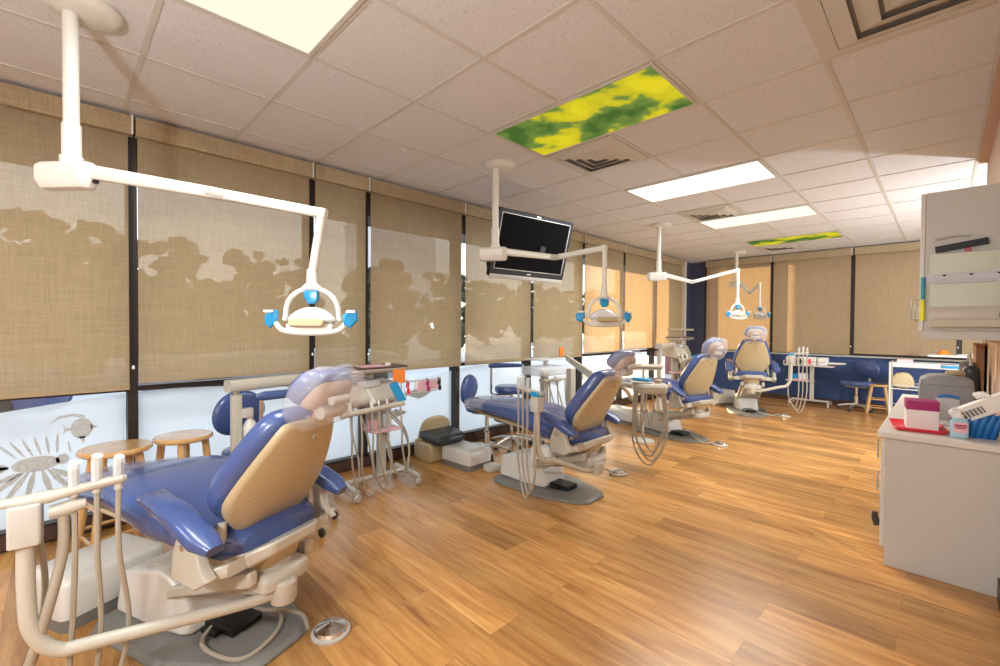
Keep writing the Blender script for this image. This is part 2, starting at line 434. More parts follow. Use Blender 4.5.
nb = ['beige blind on the far wall next to the navy pier, behind the farthest lamps', 'beige blind on the far wall, the middle of three, above the instrument cart', 'beige blind on the far wall, above the blue rolling chair and low wooden stool',
      'beige blind on the far wall hidden behind the wall cabinet', 'beige blind on the far wall at the far end of the alcove']
for (a, b, z), n in zip(BB, nb): blind((a, b), 'x', z, n)

# fish decals on the film
def fish(name, y, z, L, h, label, kind, flip=1):
    m = MB(); x = -.0475; n = 22
    def poly(pts): 
        m.add([(x, y+flip*a, z+b) for a, b in pts]+[(x+.0006, y+flip*a, z+b) for a, b in pts], [tuple(range(len(pts))), tuple(range(2*len(pts)-1, len(pts)-1, -1))]+[(i, (i+1) % len(pts), len(pts)+(i+1) % len(pts), len(pts)+i) for i in range(len(pts))])
    if kind == 'idol':
        poly([(-L*.3*math.cos(2*PI*k/n)*(1.0), h*.5*math.sin(2*PI*k/n)) for k in range(n)])
        poly([(L*.25, h*.12), (L*.45, h*.02), (L*.45, -.02*h), (L*.25, -.12*h)])
        poly([(L*.05, h*.48), (-L*.25, h*.62), (-L*.6, h*.55), (-L*.9, h*.3), (-L*.6, h*.68), (-L*.2, h*.74), (L*.1, h*.62)])
        poly([(-L*.28, h*.05), (-L*.42, h*.1), (-L*.5, h*.25), (-L*.47, 0), (-L*.5, -h*.2), (-L*.42, -h*.08), (-L*.28, -h*.04)])
        poly([(-L*.1, -h*.4), (L*.05, -h*.75), (L*.1, -h*.4)])
    elif kind == 'tuna':
        poly([(-L*.36+L*.8*k/n, h*.34*math.sin(PI*k/n)**.8) for k in range(n+1)]+[(-L*.36+L*.8*(1-k/n), -h*.34*math.sin(PI*k/n)**.8) for k in range(1, n)])
        poly([(-L*.33, 0), (-L*.5, h*.42), (-L*.43, 0), (-L*.5, -h*.42)])
        poly([(-L*.05, h*.3), (L*.0, h*.5), (L*.12, h*.3)]); poly([(0, -h*.3), (-L*.04, -h*.5), (L*.1, -h*.28)])
        for q in range(4): poly([(-L*.28+q*.05*L, h*.14), (-L*.3+q*.05*L, h*.26), (-L*.25+q*.05*L, h*.16)])
    else:           # lionfish: body with many flowing fins
        poly([(L*.30*math.cos(2*PI*k/n), h*.11*math.sin(2*PI*k/n)) for k in range(n)])
        poly([(L*.33+L*.09*math.cos(2*PI*k/n), h*.02+h*.075*math.sin(2*PI*k/n)) for k in range(n)])
        def leaf(px, pz, a, ln, w): 
            ca, sa = math.cos(R(a)), math.sin(R(a))
            poly([(px+ca*ln*u-sa*w*v, pz+sa*ln*u+ca*w*v) for u, v in ((0, .3), (.35, 1), (.75, .8), (1, 0), (.75, -.6), (.35, -.9), (0, -.3))])
        for q in range(6): leaf(-L*.24+q*L*.10, h*.12, 128-q*8, h*.3, .008)
        for a_, ln in ((200, .30), (218, .42), (238, .48), (258, .44), (284, .46), (304, .50), (322, .36)): leaf(L*.02+L*.22*math.cos(R(a_)), -h*.10, a_, h*ln, .016)
        leaf(-L*.33, 0, 165, h*.22, .02); leaf(-L*.33, 0, 190, h*.22, .02)
        leaf(L*.44, h*.1, 100, h*.18, .006)
    return tag(m.build('fish_decal', 'decal', smooth=0), label, 'window decal')
fish('a', .10, .655, .17, .13, 'grey etched long-finned reef fish decal above the left wooden stool', 'idol')
fish('b', -.10, .47, .34, .42, 'large grey etched spiny lionfish decal at the lower left edge', 'lion')
fish('c', 2.63, .615, .36, .15, 'grey etched mackerel decal above the tan booster seat', 'tuna')
fish('d', 2.36, .44, .30, .10, 'faint grey etched slim fish decal left of the tan booster seat', 'tuna')
fish('e', 1.25, .30, .26, .12, 'grey etched fish decal low on the pane behind the blue operator stool', 'tuna')
fish('f', 3.6, .42, .3, .14, 'grey etched fish decal low behind the second pair of blue stools', 'tuna', -1)
fish('g', 4.9, .55, .36, .15, 'grey etched fish decal behind the second instrument cart', 'tuna')

# ------------------------------------------------------------------ ceiling fixtures
def fixture(x0, y0, nx, ny, mat, label, name='ceiling_light', cat='ceiling light', group=None):
    t = thing(name, label, cat, (x0+nx*U/2, y0+ny*U/2, H-.006), group=group)
    w, h = nx*U/2-.012, ny*U/2-.012
    f = MB()
    for a, b, c, d in ((-w, w, -h, -h+.02), (-w, w, h-.02, h), (-w, -w+.02, -h+.02, h-.02), (w-.02, w, -h+.02, h-.02)): f.box(a, b, c, d, -.006, .0)
    f.build('frame', 'fixture', t, smooth=0)
    B(-w+.02, w-.02, -h+.02, h-.02, -.003, -.0005).build('diffuser', mat, t, smooth=0)
    return t
fixture(X0+2*U, Y0, 2, 1, 'lit1', 'bright ceiling light panel at the top left, cut by the top edge')
fixture(X0+2*U, Y0+3*U, 2, 1, 'cloud', 'large ceiling light panel printed with yellow clouds on green')
fixture(X0+2*U, Y0+6*U, 2, 1, 'lit', 'brightest white ceiling light panel, in the middle of the ceiling')
fixture(X0+2*U, Y0+9*U, 2, 1, 'lit2', 'pale yellow ceiling light panel, second before the far wall')
fixture(X0+2*U, Y0+12*U, 2, 1, 'cloud', 'farthest ceiling light panel printed with yellow clouds, seen at a flat angle')
fixture(X0+2*U, Y0-4*U, 2, 1, 'lit', 'unseen fill light panel added on the ceiling behind the camera')  # unseen panel, added for more fill light in the room

def vent(x0, y0, n, label, steps):
    t = thing('ceiling_vent', label, 'air vent', (x0+n*U/2, y0+n*U/2, H-.005))
    w = n*U/2-.014
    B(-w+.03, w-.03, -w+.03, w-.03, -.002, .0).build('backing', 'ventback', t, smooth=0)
    f = MB()
    for a, b, c, d in ((-w, w, -w, -w+.05), (-w, w, w-.05, w), (-w, -w+.05, -w+.05, w-.05), (w-.05, w, -w+.05, w-.05)): f.box(a, b, c, d, -.006, 0)
    f.build('frame', 'fixture', t, smooth=0)
    for k in range(steps):
        st_ = (w-.05)/steps; r1 = w-.052-st_*k; r0 = r1-st_*.86
        sq = lambda r, z: [V(r, r, z), V(-r, r, z), V(-r, -r, z), V(r, -r, z)]
        m = MB(); m.rings([sq(r1, -.004), sq(r0+.006, -.026), sq(r0, -.026), sq(r1-.012, -.001), sq(r1, -.004)], caps=False)
        m.build('louver', 'fixture', t, smooth=0)
    return t
vent(X0+2*U, Y0+4*U, 1, 'square louvred air vent beside the large cloud-printed light panel', 4)
vent(X0+2*U, Y0+8*U, 1, 'square louvred air vent between the two plain lit panels', 4)
vent(X0+2*U, Y0+13*U, 1, 'farthest small square air vent beside the flat cloud-printed panel', 3)
vent(X0+5*U, Y0+1*U+U*1, 2, 'x', 4) if False else None
t = vent(X0+5*U, Y0+2*U, 2, 'very large louvred return vent at the top right corner of the photo', 6); t.location = (X0+6*U-.0, Y0+3*U, H-.005)
t.location = (X0+6*U, Y0+4*U-U, H-.005)
tag(MB().tube([(0, 0, 0), (0, 0, -.02), (.012, 0, -.035), (.024, .0, -.03), (.026, .0, -.018)], .004, 6, 4).build('ceiling_hook', 'ivory'), 'small white hook on the ceiling left of the second lamp mount', 'hook', loc=(.85, 1.87, H-.003))

# ------------------------------------------------------------------ dental lamps on ceiling poles
def lamp(pole, hubz, joint, elbow, headz, head_rz, label, top=True, wraps=(1, 1, 1), yaw_head=0, hs=1.0, off=(0, 0)):
    px, py = pole
    t = thing('dental_lamp', label, 'dental lamp', (px, py, H))
    E = lambda p: V(p[0]-px, p[1]-py, p[2]-H)
    rel = lambda z: z-H
    MB().lathe([(.0, 0), (.125, 0), (.128, -.016), (.115, -.036), (.09, -.045), (.0, -.047)], 28, Matrix.Translation(V(.01, .045, 0))).build('ceiling_canopy', 'ivory', t)
    MB().tube([(0, 0, -.04), (0, 0, rel(hubz)+.03)], .027, 16).build('pole', 'ivory', t)
    MB().lathe([(.033, rel(hubz)+.2), (.033, rel(hubz)+.07), (.040, rel(hubz)+.065), (.040, rel(hubz)+.01)], 18).build('collar', 'ivory', t)
    d = (V(joint[0], joint[1], 0)-V(px, py, 0)).normalized()
    hub = MB(); T = frame((0, 0, rel(hubz)), d, (0, 0, 1))
    o = ccw([(-.15, .0), (-.12, -.05), (.07, -.05), (.11, -.02), (.11, .02), (.07, .05), (-.12, .05)])
    hub.slab(o, [(-.07, .022), (-.035, 0), (.02, 0), (.04, .02)], T)
    hub.build('hub_housing', 'ivory', t, bevel=.004)
    a0 = V(0, 0, rel(hubz))+d*.09
    j = E(joint); e = E(elbow)
    def bar(p, q, w0, h0, w1, h1):
        ax = (q-p).normalized(); sd = ax.cross(V(0, 0, 1)).normalized(); up = sd.cross(ax)
        return MB().loft([(p, sd, up, w0, h0), (q, sd, up, w1, h1)], 16, .45)
    bar(a0, j, .02, .03, .017, .022).build('arm', 'ivory', t)
    bar(j-(j-a0).normalized()*.03, j+(e-j).normalized()*.05, .021, .018, .021, .018).build('arm_joint', 'lgrey', t)
    bar(j, e+(e-j).normalized()*.015, .017, .021, .017, .019).build('arm', 'ivory', t)
    MB().lathe([(.012, 0), (.012, -.025), (.002, -.03)], 10, Matrix.Translation(a0+d*.02-V(0, 0, .02))).build('tension_knob', 'black', t)
    # drop tube and head
    hz = rel(headz)
    top_y = hz+.135*hs
    MB().tube([e+V(0, 0, .02), V(e.x+off[0], e.y+off[1], top_y+.05)], .017, 12).build('drop_tube', 'ivory', t)
    hd = Matrix.Translation(V(e.x+off[0], e.y+off[1], hz)) @ Matrix.Rotation(R(head_rz), 4, 'Z') @ Matrix.Scale(hs, 4)
    MB().loft([(V(0, 0, .21), V(1, 0, 0), V(0, 1, 0), .02, .02), (V(0, 0, .15), V(1, 0, 0), V(0, 1, 0), .022, .02), (V(0, 0, .125), V(1, 0, 0), V(0, 1, 0), .05, .02)], 14).build('swivel', 'ivory', t, T=hd)
    y = MB()
    pts = []
    for k in range(15):
        a = PI*k/14; pts.append(V(.118*math.cos(a), 0, .0+.125*math.sin(a)**.8))
    pts = [V(.122, 0, -.02)]+pts+[V(-.122, 0, -.02)]
    y.tube(pts, .0115, 10)
    yo = y.build('yoke', 'ivory', t, T=hd)
    # reflector housing, seen from behind
    h = MB()
    o = ccw([(-.105, -.03), (-.1, .0), (-.05, .035), (0, .045), (.05, .035), (.1, .0), (.105, -.03), (.05, -.05), (-.05, -.05)])
    T2 = Matrix.Rotation(R(90), 4, 'X') @ Matrix.Translation(V(0, 0, -.055))
    h.slab(chaikin(o, 1), [(0, .03), (.02, .006), (.055, 0), (.08, .004), (.1, .02)], T2)
    h.build('reflector_housing', 'lens', t, T=hd)
    MB().slab(rrect(.15, .035, .015), pill(.02, .006), Matrix.Translation(V(0, -.062, -.035)) @ Matrix.Rotation(R(70), 4, 'X')).build('lens_window', 'tan_shell', t, T=hd)
    b = MB(); b.tube([(-.165, -.01, -.015), (-.13, -.02, -.06), (-.06, -.03, -.075), (.06, -.03, -.075), (.13, -.02, -.06), (.165, -.01, -.015)], .012, 10, 5)
    b.box(-.1, .1, -.04, -.02, -.075, -.035)
    bo = b.build('handle_bar', 'ivory', t, T=hd)
    for s, on_ in ((-1, wraps[0]), (1, wraps[1])):
        if not on_: continue
        w = MB(); q = ccw([(-.03, -.03), (.0, -.045), (.032, -.01), (.028, .035), (-.01, .04), (-.035, .01)])
        w.slab(q, [(-.012, .01), (-.004, 0), (.004, 0), (.012, .01)], Matrix.Translation(V(s*.175, -.01, -.01)) @ Matrix.Rotation(R(20*s), 4, 'Z') @ Matrix.Rotation(R(80), 4, 'X'))
        w.build('barrier_wrap', 'barrier', bo, T=hd)
        w2 = MB().box(-.02, .02, -.006, .006, -.005, .006, T=Matrix.Translation(V(s*.18, -.03, .02))); w2.build('handle_tab', 'paper', bo, T=hd)
    if wraps[2]:
        MB().slab(ccw([(-.03, .03), (.03, .03), (.03, -.015), (.01, -.03), (-.015, -.03), (-.032, -.0)]), pill(.03, .008), Matrix.Translation(V(0, .01, .085)) @ Matrix.Rotation(R(90), 4, 'X')).build('barrier_wrap', 'barrier', t, T=hd)
    return t
lamp((1.16, .045), 1.955, (1.66, .46, 1.855), (1.99, .765, 1.77), 1.352, 48, 'nearest white ceiling-hung dental lamp with blue wrapped handles, at the left', hs=.9, off=(-.03, -.03))
lamp((1.12, 2.59), 1.93, (1.56, 2.84, 1.87), (2.04, 2.80, 1.885), 1.40, 50, 'white ceiling-hung dental lamp in front of the television')
lamp((1.11, 5.60), 1.99, (1.45, 5.85, 1.90), (1.87, 6.27, 2.06), 1.50, 65, 'white ceiling-hung dental lamp before the navy pier, second from the far end', hs=.95)
lamp((1.13, 8.60), 2.1, (1.40, 8.45, 1.90), (1.63, 8.15, 2.03), 1.53, 150, 'farthest white ceiling-hung dental lamp, its head seen from the side', hs=.95, wraps=(1, 0, 1))

# ------------------------------------------------------------------ television
tv = thing('television', 'black flat television hung from the ceiling and tilted down', 'television', (.95, 3.27, 2.075))
Ttv = Matrix.Rotation(R(-6), 4, 'Z') @ Matrix.Rotation(R(15), 4, 'Y') @ frame((0, 0, 0), (0, 1, 0), (1, 0, 0))
MB().slab(rrect(.98, .62, .02), [(-.09, .12), (-.05, .03), (-.03, 0), (0, 0), (.005, .004)]).build('casing', 'black', tv, T=Ttv, bevel=.003)
MB().slab(rrect(.86, .49, .004), [(.004, 0), (.008, 0)], Matrix.Translation(V(0, .02, 0))).build('screen', 'screen', tv, T=Ttv)
fr = MB()
for a, b, c, d in ((-.445, .445, .27, .274), (-.445, .445, -.234, -.230), (-.445, -.441, -.23, .27), (.441, .445, -.23, .27)): fr.box(a, b, c, d, .004, .0095)
fr.build('bezel_line', 'steel', tv, T=Ttv)
MB().slab(rrect(.96, .04, .01), pill(.02, .006), Matrix.Translation(V(0, -.305, -.008))).build('speaker_strip', 'lgrey', tv, T=Ttv)
MB().slab(rrect(.05, .012, .005), [(.004, 0), (.008, 0)], Matrix.Translation(V(0, .29, 0))).build('maker_badge', 'chrome', tv, T=Ttv)
MB().slab(rrect(.05, .01, .004), [(.006, 0), (.01, 0)], Matrix.Translation(V(0, -.262, 0))).build('power_light', 'paper', tv, T=Ttv)
MB().box(-.14, .14, -.14, .14, -.12, -.08).build('back_bracket', 'black', tv, T=Ttv)
MB().tube([(-.10, 0, .02), (-.45, .55, .05), (-.86, 1.02, .075)], .02, 10, 3).box(-.93, -.86, .99, 1.05, .0, .15).build('wall_arm', 'black', tv)
MB().box(-.03, .03, -.03, .03, .29, .36).build('camera_mount', 'black', tv, T=Ttv @ Matrix.Translation(V(-.16, .0, -.05)))

# ------------------------------------------------------------------ dental chair
def dental_chair(loc, rz, label, arm=None, dz=0, back=28, toe_z=.56, headtilt=0, tl=1.0):
    t = thing('dental_chair', label, 'dental chair', (*loc, 0), rz, 'dental chairs')
    X, Yv, Z = V(1, 0, 0), V(0, 1, 0), V(0, 0, 1)
    # floor plate
    o = ccw([(-.44, -.2), (-.36, -.27), (.1, -.28), (.40, -.17), (.46, -.1), (.46, .1), (.40, .17), (.1, .28), (-.36, .27), (-.44, .2)])
    MB().slab(o, [(0, 0), (.012, 0), (.028, .022)]).build('floor_plate', 'grey', t, bevel=.003)
    # pump cover
    m = MB(); ring = lambda x, hw, z0, z1: [V(x, -hw, z0), V(x, hw, z0), V(x, hw*.86, z1), V(x, -hw*.86, z1)]
    m.rings([ring(-.43, .13, .06, .155), ring(-.40, .16, .03, .20), ring(-.12, .165, .03, .27), ring(.03, .15, .03, .20), ring(.07, .13, .03, .09)])
    m.build('pump_cover', 'white', t, bevel=.014)
    MB().box(.05, .24, -.07, .07, .028, .062).box(.08, .17, -.10, .10, .028, .05).build('hydraulic_unit', 'black', t, bevel=.008)
    # lift arms
    m = MB()
    def slant(p, q, hw, h0, h1, c):
        m.rings([[V(p[0], c-hw, p[1]-h0), V(p[0], c+hw, p[1]-h0), V(p[0], c+hw, p[1]+h0), V(p[0], c-hw, p[1]+h0)], [V(q[0], c-hw, q[1]-h1), V(q[0], c+hw, q[1]-h1), V(q[0], c+hw, q[1]+h1), V(q[0], c-hw, q[1]+h1)]])
    slant((-.25, .19), (.42, .30+dz), .10, .06, .035, 0)
    m.build('lift_arm', 'cream', t, bevel=.012)
    m = MB(); slant((-.05, .19), (.45, .36+dz), .02, .024, .03, -.135); slant((-.05, .19), (.45, .36+dz), .02, .024, .03, .135)
    m.build('link_bar', 'cream', t, bevel=.01)
    MB().slab(rrect(.30, .30, .05, 4, -.04, 0), [(0, 0), (.003, 0)], Matrix.Translation(V(0, 0, .265)) @ Matrix.Rotation(R(9), 4, 'Y')).build('access_plate', 'chrome', t) if False else None
    # carriage under the seat
    m = MB(); m.slab(chaikin([(.2, -.10), (.46, -.12), (.49, -.08), (.49, .08), (.46, .12), (.2, .10)], 1), [(.275+dz, .03), (.285+dz, .0), (.33+dz, 0), (.35+dz, .02)]); m.build('carriage', 'cream', t, bevel=.008)
    MB().slab(ell(.11, .11, 24), [(.35+dz, 0), (.43+dz, .015)], Matrix.Translation(V(.34, 0, 0))).build('swivel_column', 'lgrey', t)
    m = MB(); cr = lambda x, hw, z0, z1: [V(x, -hw, z0), V(x, hw, z0), V(x, hw*1.1, z1), V(x, -hw*1.1, z1)]
    m.rings([cr(-.12, .12, .50+dz, .53+dz), cr(.10, .16, .43+dz, .485+dz), cr(.30, .19, .395+dz, .46+dz), cr(.45, .16, .41+dz, .47+dz), cr(.52, .1, .45+dz, .50+dz)])
    m.build('seat_pan', 'cream', t, bevel=.012)
    # one-piece seat and leg rest cushion
    tz = toe_z+dz
    st = [(-.81, tz-.005, .11, .02, 0), (-.79, tz, .165, .045, 0), (-.70, tz+.005, .2, .05, 0), (-.5, (tz*.6+.59*.4+dz*.4)+.012, .235, .055, 0), (-.28, .595+dz, .262, .062, 0), (-.12, .585+dz, .285, .066, 0), (.03, .545+dz, .285, .07, 0), (.2, .505+dz, .25, .068, 0), (.36, .485+dz, .225, .06, 0), (.44, .49+dz, .17, .04, 0)]
    st = [((x if x > -.28 else -.28+(x+.28)*tl), z, hw, hh, q) for x, z, hw, hh, q in st]
    tx = (tl-1)*-.52
    secs = []
    for i, (x, z, hw, hh, _) in enumerate(st):
        a = st[max(0, i-1)]; b = st[min(len(st)-1, i+1)]
        tg = V(b[0]-a[0], 0, b[1]-a[1]).normalized(); up = V(-tg.z, 0, tg.x)
        secs.append((V(x, 0, z), Yv, up, hw, hh))
    MB().loft(secs, 28, .55).build('seat_cushion', 'blue', t, smooth=60)
    # under-cushion moulding of the leg rest and clear toe cover
    MB().loft([(V(-.76+tx, 0, tz-.045), Yv, Z, .13, .012), (V(-.5, 0, (tz+.59+dz)/2-.065), Yv, Z, .2, .014), (V(-.1, 0, .51+dz), Yv, Z, .24, .02), (V(.1, 0, .46+dz), Yv, Z, .22, .02)], 20, .5).build('cushion_shell', 'tan_shell', t)
    MB().loft([(V(-.825+tx, 0, tz-.005), Yv, Z, .12, .03), (V(-.80+tx, 0, tz), Yv, Z, .175, .052), (V(-.70+tx, 0, tz+.006), Yv, Z, .208, .057), (V(-.56, 0, (tz*.7+.59*.3+dz*.3)+.010), Yv, Z, .232, .062)], 24, .55).build('toe_cover', 'bag', t, smooth=60)
    # armrests
    for s in (-1, 1):
        p = [V(.05, s*.285, .655+dz), V(.12, s*.29, .672+dz), V(.28, s*.30, .635+dz), V(.42, s*.305, .575+dz), V(.475, s*.30, .55+dz)]
        w = [.025, .045, .05, .05, .03]; h = [.012, .024, .029, .029, .018]
        sc = []
        for i in range(5):
            tg = (p[min(4, i+1)]-p[max(0, i-1)]).normalized(); sc.append((p[i], Yv, V(-tg.z, 0, tg.x), w[i], h[i]))
        MB().loft(sc, 20, .6).build('armrest', 'blue', t, smooth=60)
        br = MB(); T = frame((0, s*.285 - (.0 if s < 0 else .0), 0), (1, 0, 0), (0, -1, 0))
        o = ccw([(.24, .40+dz), (.37, .385+dz), (.44, .43+dz), (.40, .47+dz), (.37, .56+dz), (.34, .60+dz), (.29, .60+dz), (.25, .50+dz)])
        br.slab(o, [(-.02, .004), (-.014, 0), (.014, 0), (.02, .004)], T); bro = br.build('armrest_bracket', 'cream', t, bevel=.004)
        MB().lathe([(.012, -.004), (.012, .004), (.006, .006)], 12, frame((.315, s*.308, .53+dz), (1, 0, 0), (0, s, 0))).build('screw', 'chrome', bro)
        MB().loft([(V(.38, s*.27, .42+dz), Yv, Z, .012, .025), (V(.45, s*.2, .44+dz), Yv, Z, .04, .025), (V(.45, s*.1, .45+dz), Yv, Z, .05, .025)], 12).build('bracket_strut', 'cream', bro)
    # backrest
    a = R(back); up = V(math.sin(a), 0, math.cos(a)); nb_ = V(math.cos(a), 0, -math.sin(a))    # nb_ points backwards
    base = V(.37, 0, .505+dz)
    Tb = Matrix(((0, up.x, nb_.x, base.x), (1, up.y, nb_.y, base.y), (0, up.z, nb_.z, base.z), (0, 0, 0, 1)))
    oc = chaikin([(0, -.04), (-.15, .02), (-.25, .12), (-.248, .25), (-.17, .48), (-.10, .53), (.10, .53), (.17, .48), (.248, .25), (.25, .12), (.15, .02)], 2)
    bend = lambda P: V(P.x, P.y, P.z-.8*P.x*P.x-.10*(P.y-.25)**2)
    MB().slab(oc, [(-.105, .07), (-.098, .035), (-.075, .01), (-.045, 0), (-.015, .006), (.0, .03)], Tb, bend).build('back_cushion', 'blue', t, smooth=60)
    os_ = chaikin([(0, -.085), (-.08, -.05), (-.226, .11), (-.222, .23), (-.14, .47), (-.10, .505), (.10, .505), (.14, .47), (.222, .23), (.226, .11), (.08, -.05)], 2)
    sh = MB().slab(os_, [(-.03, .012), (-.012, 0), (.004, 0), (.016, .006), (.022, .02)], Tb, bend).build('back_shell', 'tan_shell', t, smooth=50)
    for q in ((-.13, .17), (.03, .43)):
        P = bend(V(q[0], q[1], .022))
        MB().lathe([(.014, 0), (.013, .003), (.006, .002), (.006, -.002)], 14, Tb @ Matrix.Translation(P)).build('screw_cap', 'tan_shell', sh)
    MB().box(-.07, .07, -.05, .13, .022, .05).box(-.04, .04, .06, .4, .018, .03).build('back_link', 'black', t, T=Tb, bevel=.01) if False else None
    MB().loft([(V(.39, 0, .36+dz), Yv, X, .09, .05), (V(.445, 0, .44+dz), Yv, X, .08, .035), (base+nb_*.02+up*.0, Yv, nb_, .06, .02)], 16, .5).build('back_support', 'tan_shell', t)
    for s in (-1, 1): MB().tube([V(.30, s*.21, .45+dz), V(.37, s*.21, .50+dz), base+up*.07-nb_*.04+V(0, s*.20, 0)], .016, 8, 3).build('back_hinge', 'cream', t)
    MB().box(-.055, .055, -.03, .05, -.0, .03).build('recline_lever', 'black', t, T=Tb @ Matrix.Translation(V(.08, -.04, .02)), bevel=.008)
    # headrest on its bar
    hb = base+up*.50
    MB().tube([hb-nb_*.01-up*.1, hb+up*.07], .013, 8).build('headrest_bar', 'chrome', t)
    ah = R(back+14+headtilt); uh = V(math.sin(ah), 0, math.cos(ah)); nh = V(math.cos(ah), 0, -math.sin(ah))
    hc = hb+up*.055
    Th = Matrix(((0, uh.x, nh.x, hc.x), (1, uh.y, nh.y, hc.y), (0, uh.z, nh.z, hc.z), (0, 0, 0, 1)))
    oh = chaikin([(-.12, 0), (-.135, .09), (-.10, .17), (.10, .17), (.135, .09), (.12, 0)], 2)
    hr = MB().slab(oh, [(-.07, .05), (-.06, .015), (-.035, 0), (-.008, .006), (0, .02)], Th, lambda P: V(P.x, P.y, P.z-1.6*P.x*P.x)).build('headrest_cushion', 'blue', t, smooth=60)
    MB().slab(chaikin([(-.10, .01), (-.11, .08), (-.08, .15), (.08, .15), (.11, .08), (.10, .01)], 2), [(-.005, 0), (.02, .01), (.032, .03)], Th).build('headrest_shell', 'skin', hr)
    MB().lathe([(.0, -.055), (.024, -.055), (.028, -.04), (.028, .04), (.024, .055), (0, .055)], 14, Th @ Matrix.Translation(V(0, .04, .05)) @ Matrix.Rotation(R(90), 4, 'Y')).lathe([(.0, -.04), (.016, -.04), (.018, .04), (0, .04)], 12, Th @ Matrix.Translation(V(0, .10, .05)) @ Matrix.Rotation(R(90), 4, 'Y')).build('headrest_knob', 'lgrey', hr)
    rs = []
    for y_, w_, d0, d1 in ((-.07, .09, -.03, .03), (-.04, .125, -.06, .06), (.0, .14, -.085, .085), (.07, .15, -.09, .09), (.13, .14, -.085, .075), (.175, .11, -.06, .04), (.19, .06, -.03, .0)):
        rs.append([Th @ V(w_*math.copysign(abs(math.cos(q))**.7, math.cos(q))*(1+.04*math.sin(7*q)), y_+.008*math.sin(5*q), (d0+d1)/2+(d1-d0)/2*math.copysign(abs(math.sin(q))**.7, math.sin(q))) for q in [2*PI*k/26 for k in range(26)]])
    MB().rings(rs).build('plastic_cover', 'bag', t, smooth=60)
    # swing-out delivery arm with handpieces
    if arm:
        (ax, ay), wz, ba, bl, hk = arm
        pv = V(.47, -.02, .27+dz)
        A = V(ax, ay, 0)
        mid = (V(pv.x, pv.y, 0)*.35+A*.65)
        low = wz-.48
        m = MB(); d2 = (A-V(pv.x, pv.y, 0)).normalized()
        m.tube([pv, pv+d2*.12+V(0, 0, -.01), A-d2*.16+V(0, 0, low-.0), A-d2*.06+V(0, 0, low+.02), A-d2*.01+V(0, 0, low+.10), A+V(0, 0, low+.22), A+V(0, 0, wz-.11)], .021, 14, 6)
        ao = m.build('delivery_arm', 'cream', t)
        MB().lathe([(.045, -.05), (.05, -.04), (.05, .03), (.04, .04)], 16, Matrix.Translation(pv)).build('pivot', 'cream', ao)
        MB().slab(rrect(.07, .07, .01), pill(.12, .006), Matrix.Translation(A+V(0, 0, wz-.12)) @ Matrix.Rotation(R(ba-rz), 4, 'Z')).build('control_block', 'lgrey', ao)
        bd = V(math.cos(R(ba-rz)), math.sin(R(ba-rz)), 0); sd = V(-bd.y, bd.x, 0)
        b0 = A+V(0, 0, wz+.008); b1 = b0+bd*bl+V(0, 0, .02)
        MB().loft([(b0-bd*.05, sd, Z, .02, .012), (b0+bd*.05, sd, Z, .024, .018), (b0+bd*(bl*.5)+V(0, 0, .008), sd, Z, .018, .014), (b1, sd, Z, .018, .014), (b1+bd*.012, sd, Z, .008, .008)], 14, .8).build('holder_bar', 'cream', ao)
        if hk == 'blue': MB().slab(rrect(.08, .08, .012), pill(.03, .005), Matrix.Translation(A+V(0, 0, wz-.012)) @ Matrix.Rotation(R(ba-rz), 4, 'Z')).build('barrier_tape', 'barrier', ao)
        for k in range(3):
            f = .48+.24*k
            p = b0+bd*(bl*f)+V(0, 0, .008)
            MB().tube([p+V(0, 0, -.02), p+V(0, 0, .02), p+V(0, 0, .062)], [.012, .010, .012], 10).build('handpiece', 'lgrey', ao)
            MB().tube([p+V(0, 0, .01), p+V(0, 0, .07+.012*(k == 1)), p+V(.006, 0, .085+.012*(k == 1))], .0145, 8).build('barrier_sleeve', 'glasspl', ao)
            e = p+sd*(.02*(k-1))
            low2 = .05 if hk != 'blue' else .22
            back_ = A+V(.03*(k-1), .02, 0)
            if hk == 'blue': pts = [p+V(0, 0, -.01), p+V(0, 0, -.28), V(p.x, p.y, .36), p*.6+A*.4+V(0, 0, .17-.035*k-p.z*.6), V(A.x, A.y-.02, .30), V(A.x+.004*k, A.y-.03, .52), V(A.x, A.y-.02, wz-.13)]
            else: pts = [p+V(0, 0, -.01), p+V(.0, 0, -.22), V(p.x-.03, p.y+.02*k, .30), V(p.x-.05, p.y-.02, .08), V(p.x-.12, p.y-.1-.02*k, .045), V(A.x-.02+.02*k, A.y-.03, .12), V(A.x-.03, A.y+.05, .45), V(A.x-.01, A.y+.035, wz-.12)]
            MB().tube(pts, .0078, 7, 7).build('hose', 'hose', ao)
        if hk != 'blue':
            MB().loft([(A+bd*.05+V(0, 0, wz-.04), sd, Z, .02, .02), (A+bd*.09+V(0, 0, wz-.035), sd, Z, .022, .022), (A+bd*.13+V(0, 0, wz-.03), sd, Z, .015, .015)], 12, .9).build('suction_cap', 'cream', ao)
            MB().tube([A+bd*.08+V(0, 0, wz-.05), A+bd*.075+V(0, 0, wz-.18), A+bd*.03+V(0, 0, .40), A+V(-.05, .0, .2), A+V(-.1, 0, .03)], .014, 10, 5).build('suction_hose', 'hose', ao)
    return t
dental_chair((1.50, .47), 22, 'nearest blue and tan dental chair with a bagged headrest, in the left foreground', ((.166, -.652), .79, 85, .215, 'plain'), toe_z=.53)
dental_chair((1.49, 2.86), 1, 'second dental chair, in the middle, with blue tape on its side arm', ((.325, -.55), .85, 172, .21, 'blue'), toe_z=.59, tl=1.12)
dental_chair((1.41, 5.34), -18, 'third dental chair with its backrest nearly upright, behind the hanging instrument hoses', None, back=22, headtilt=-8)
dental_chair((1.62, 7.62), -66, 'farthest dental chair, its back turned to the camera near the navy pier', ((.34, .50), .93, 0, .2, 'blue'), dz=.13, back=20, headtilt=-10)

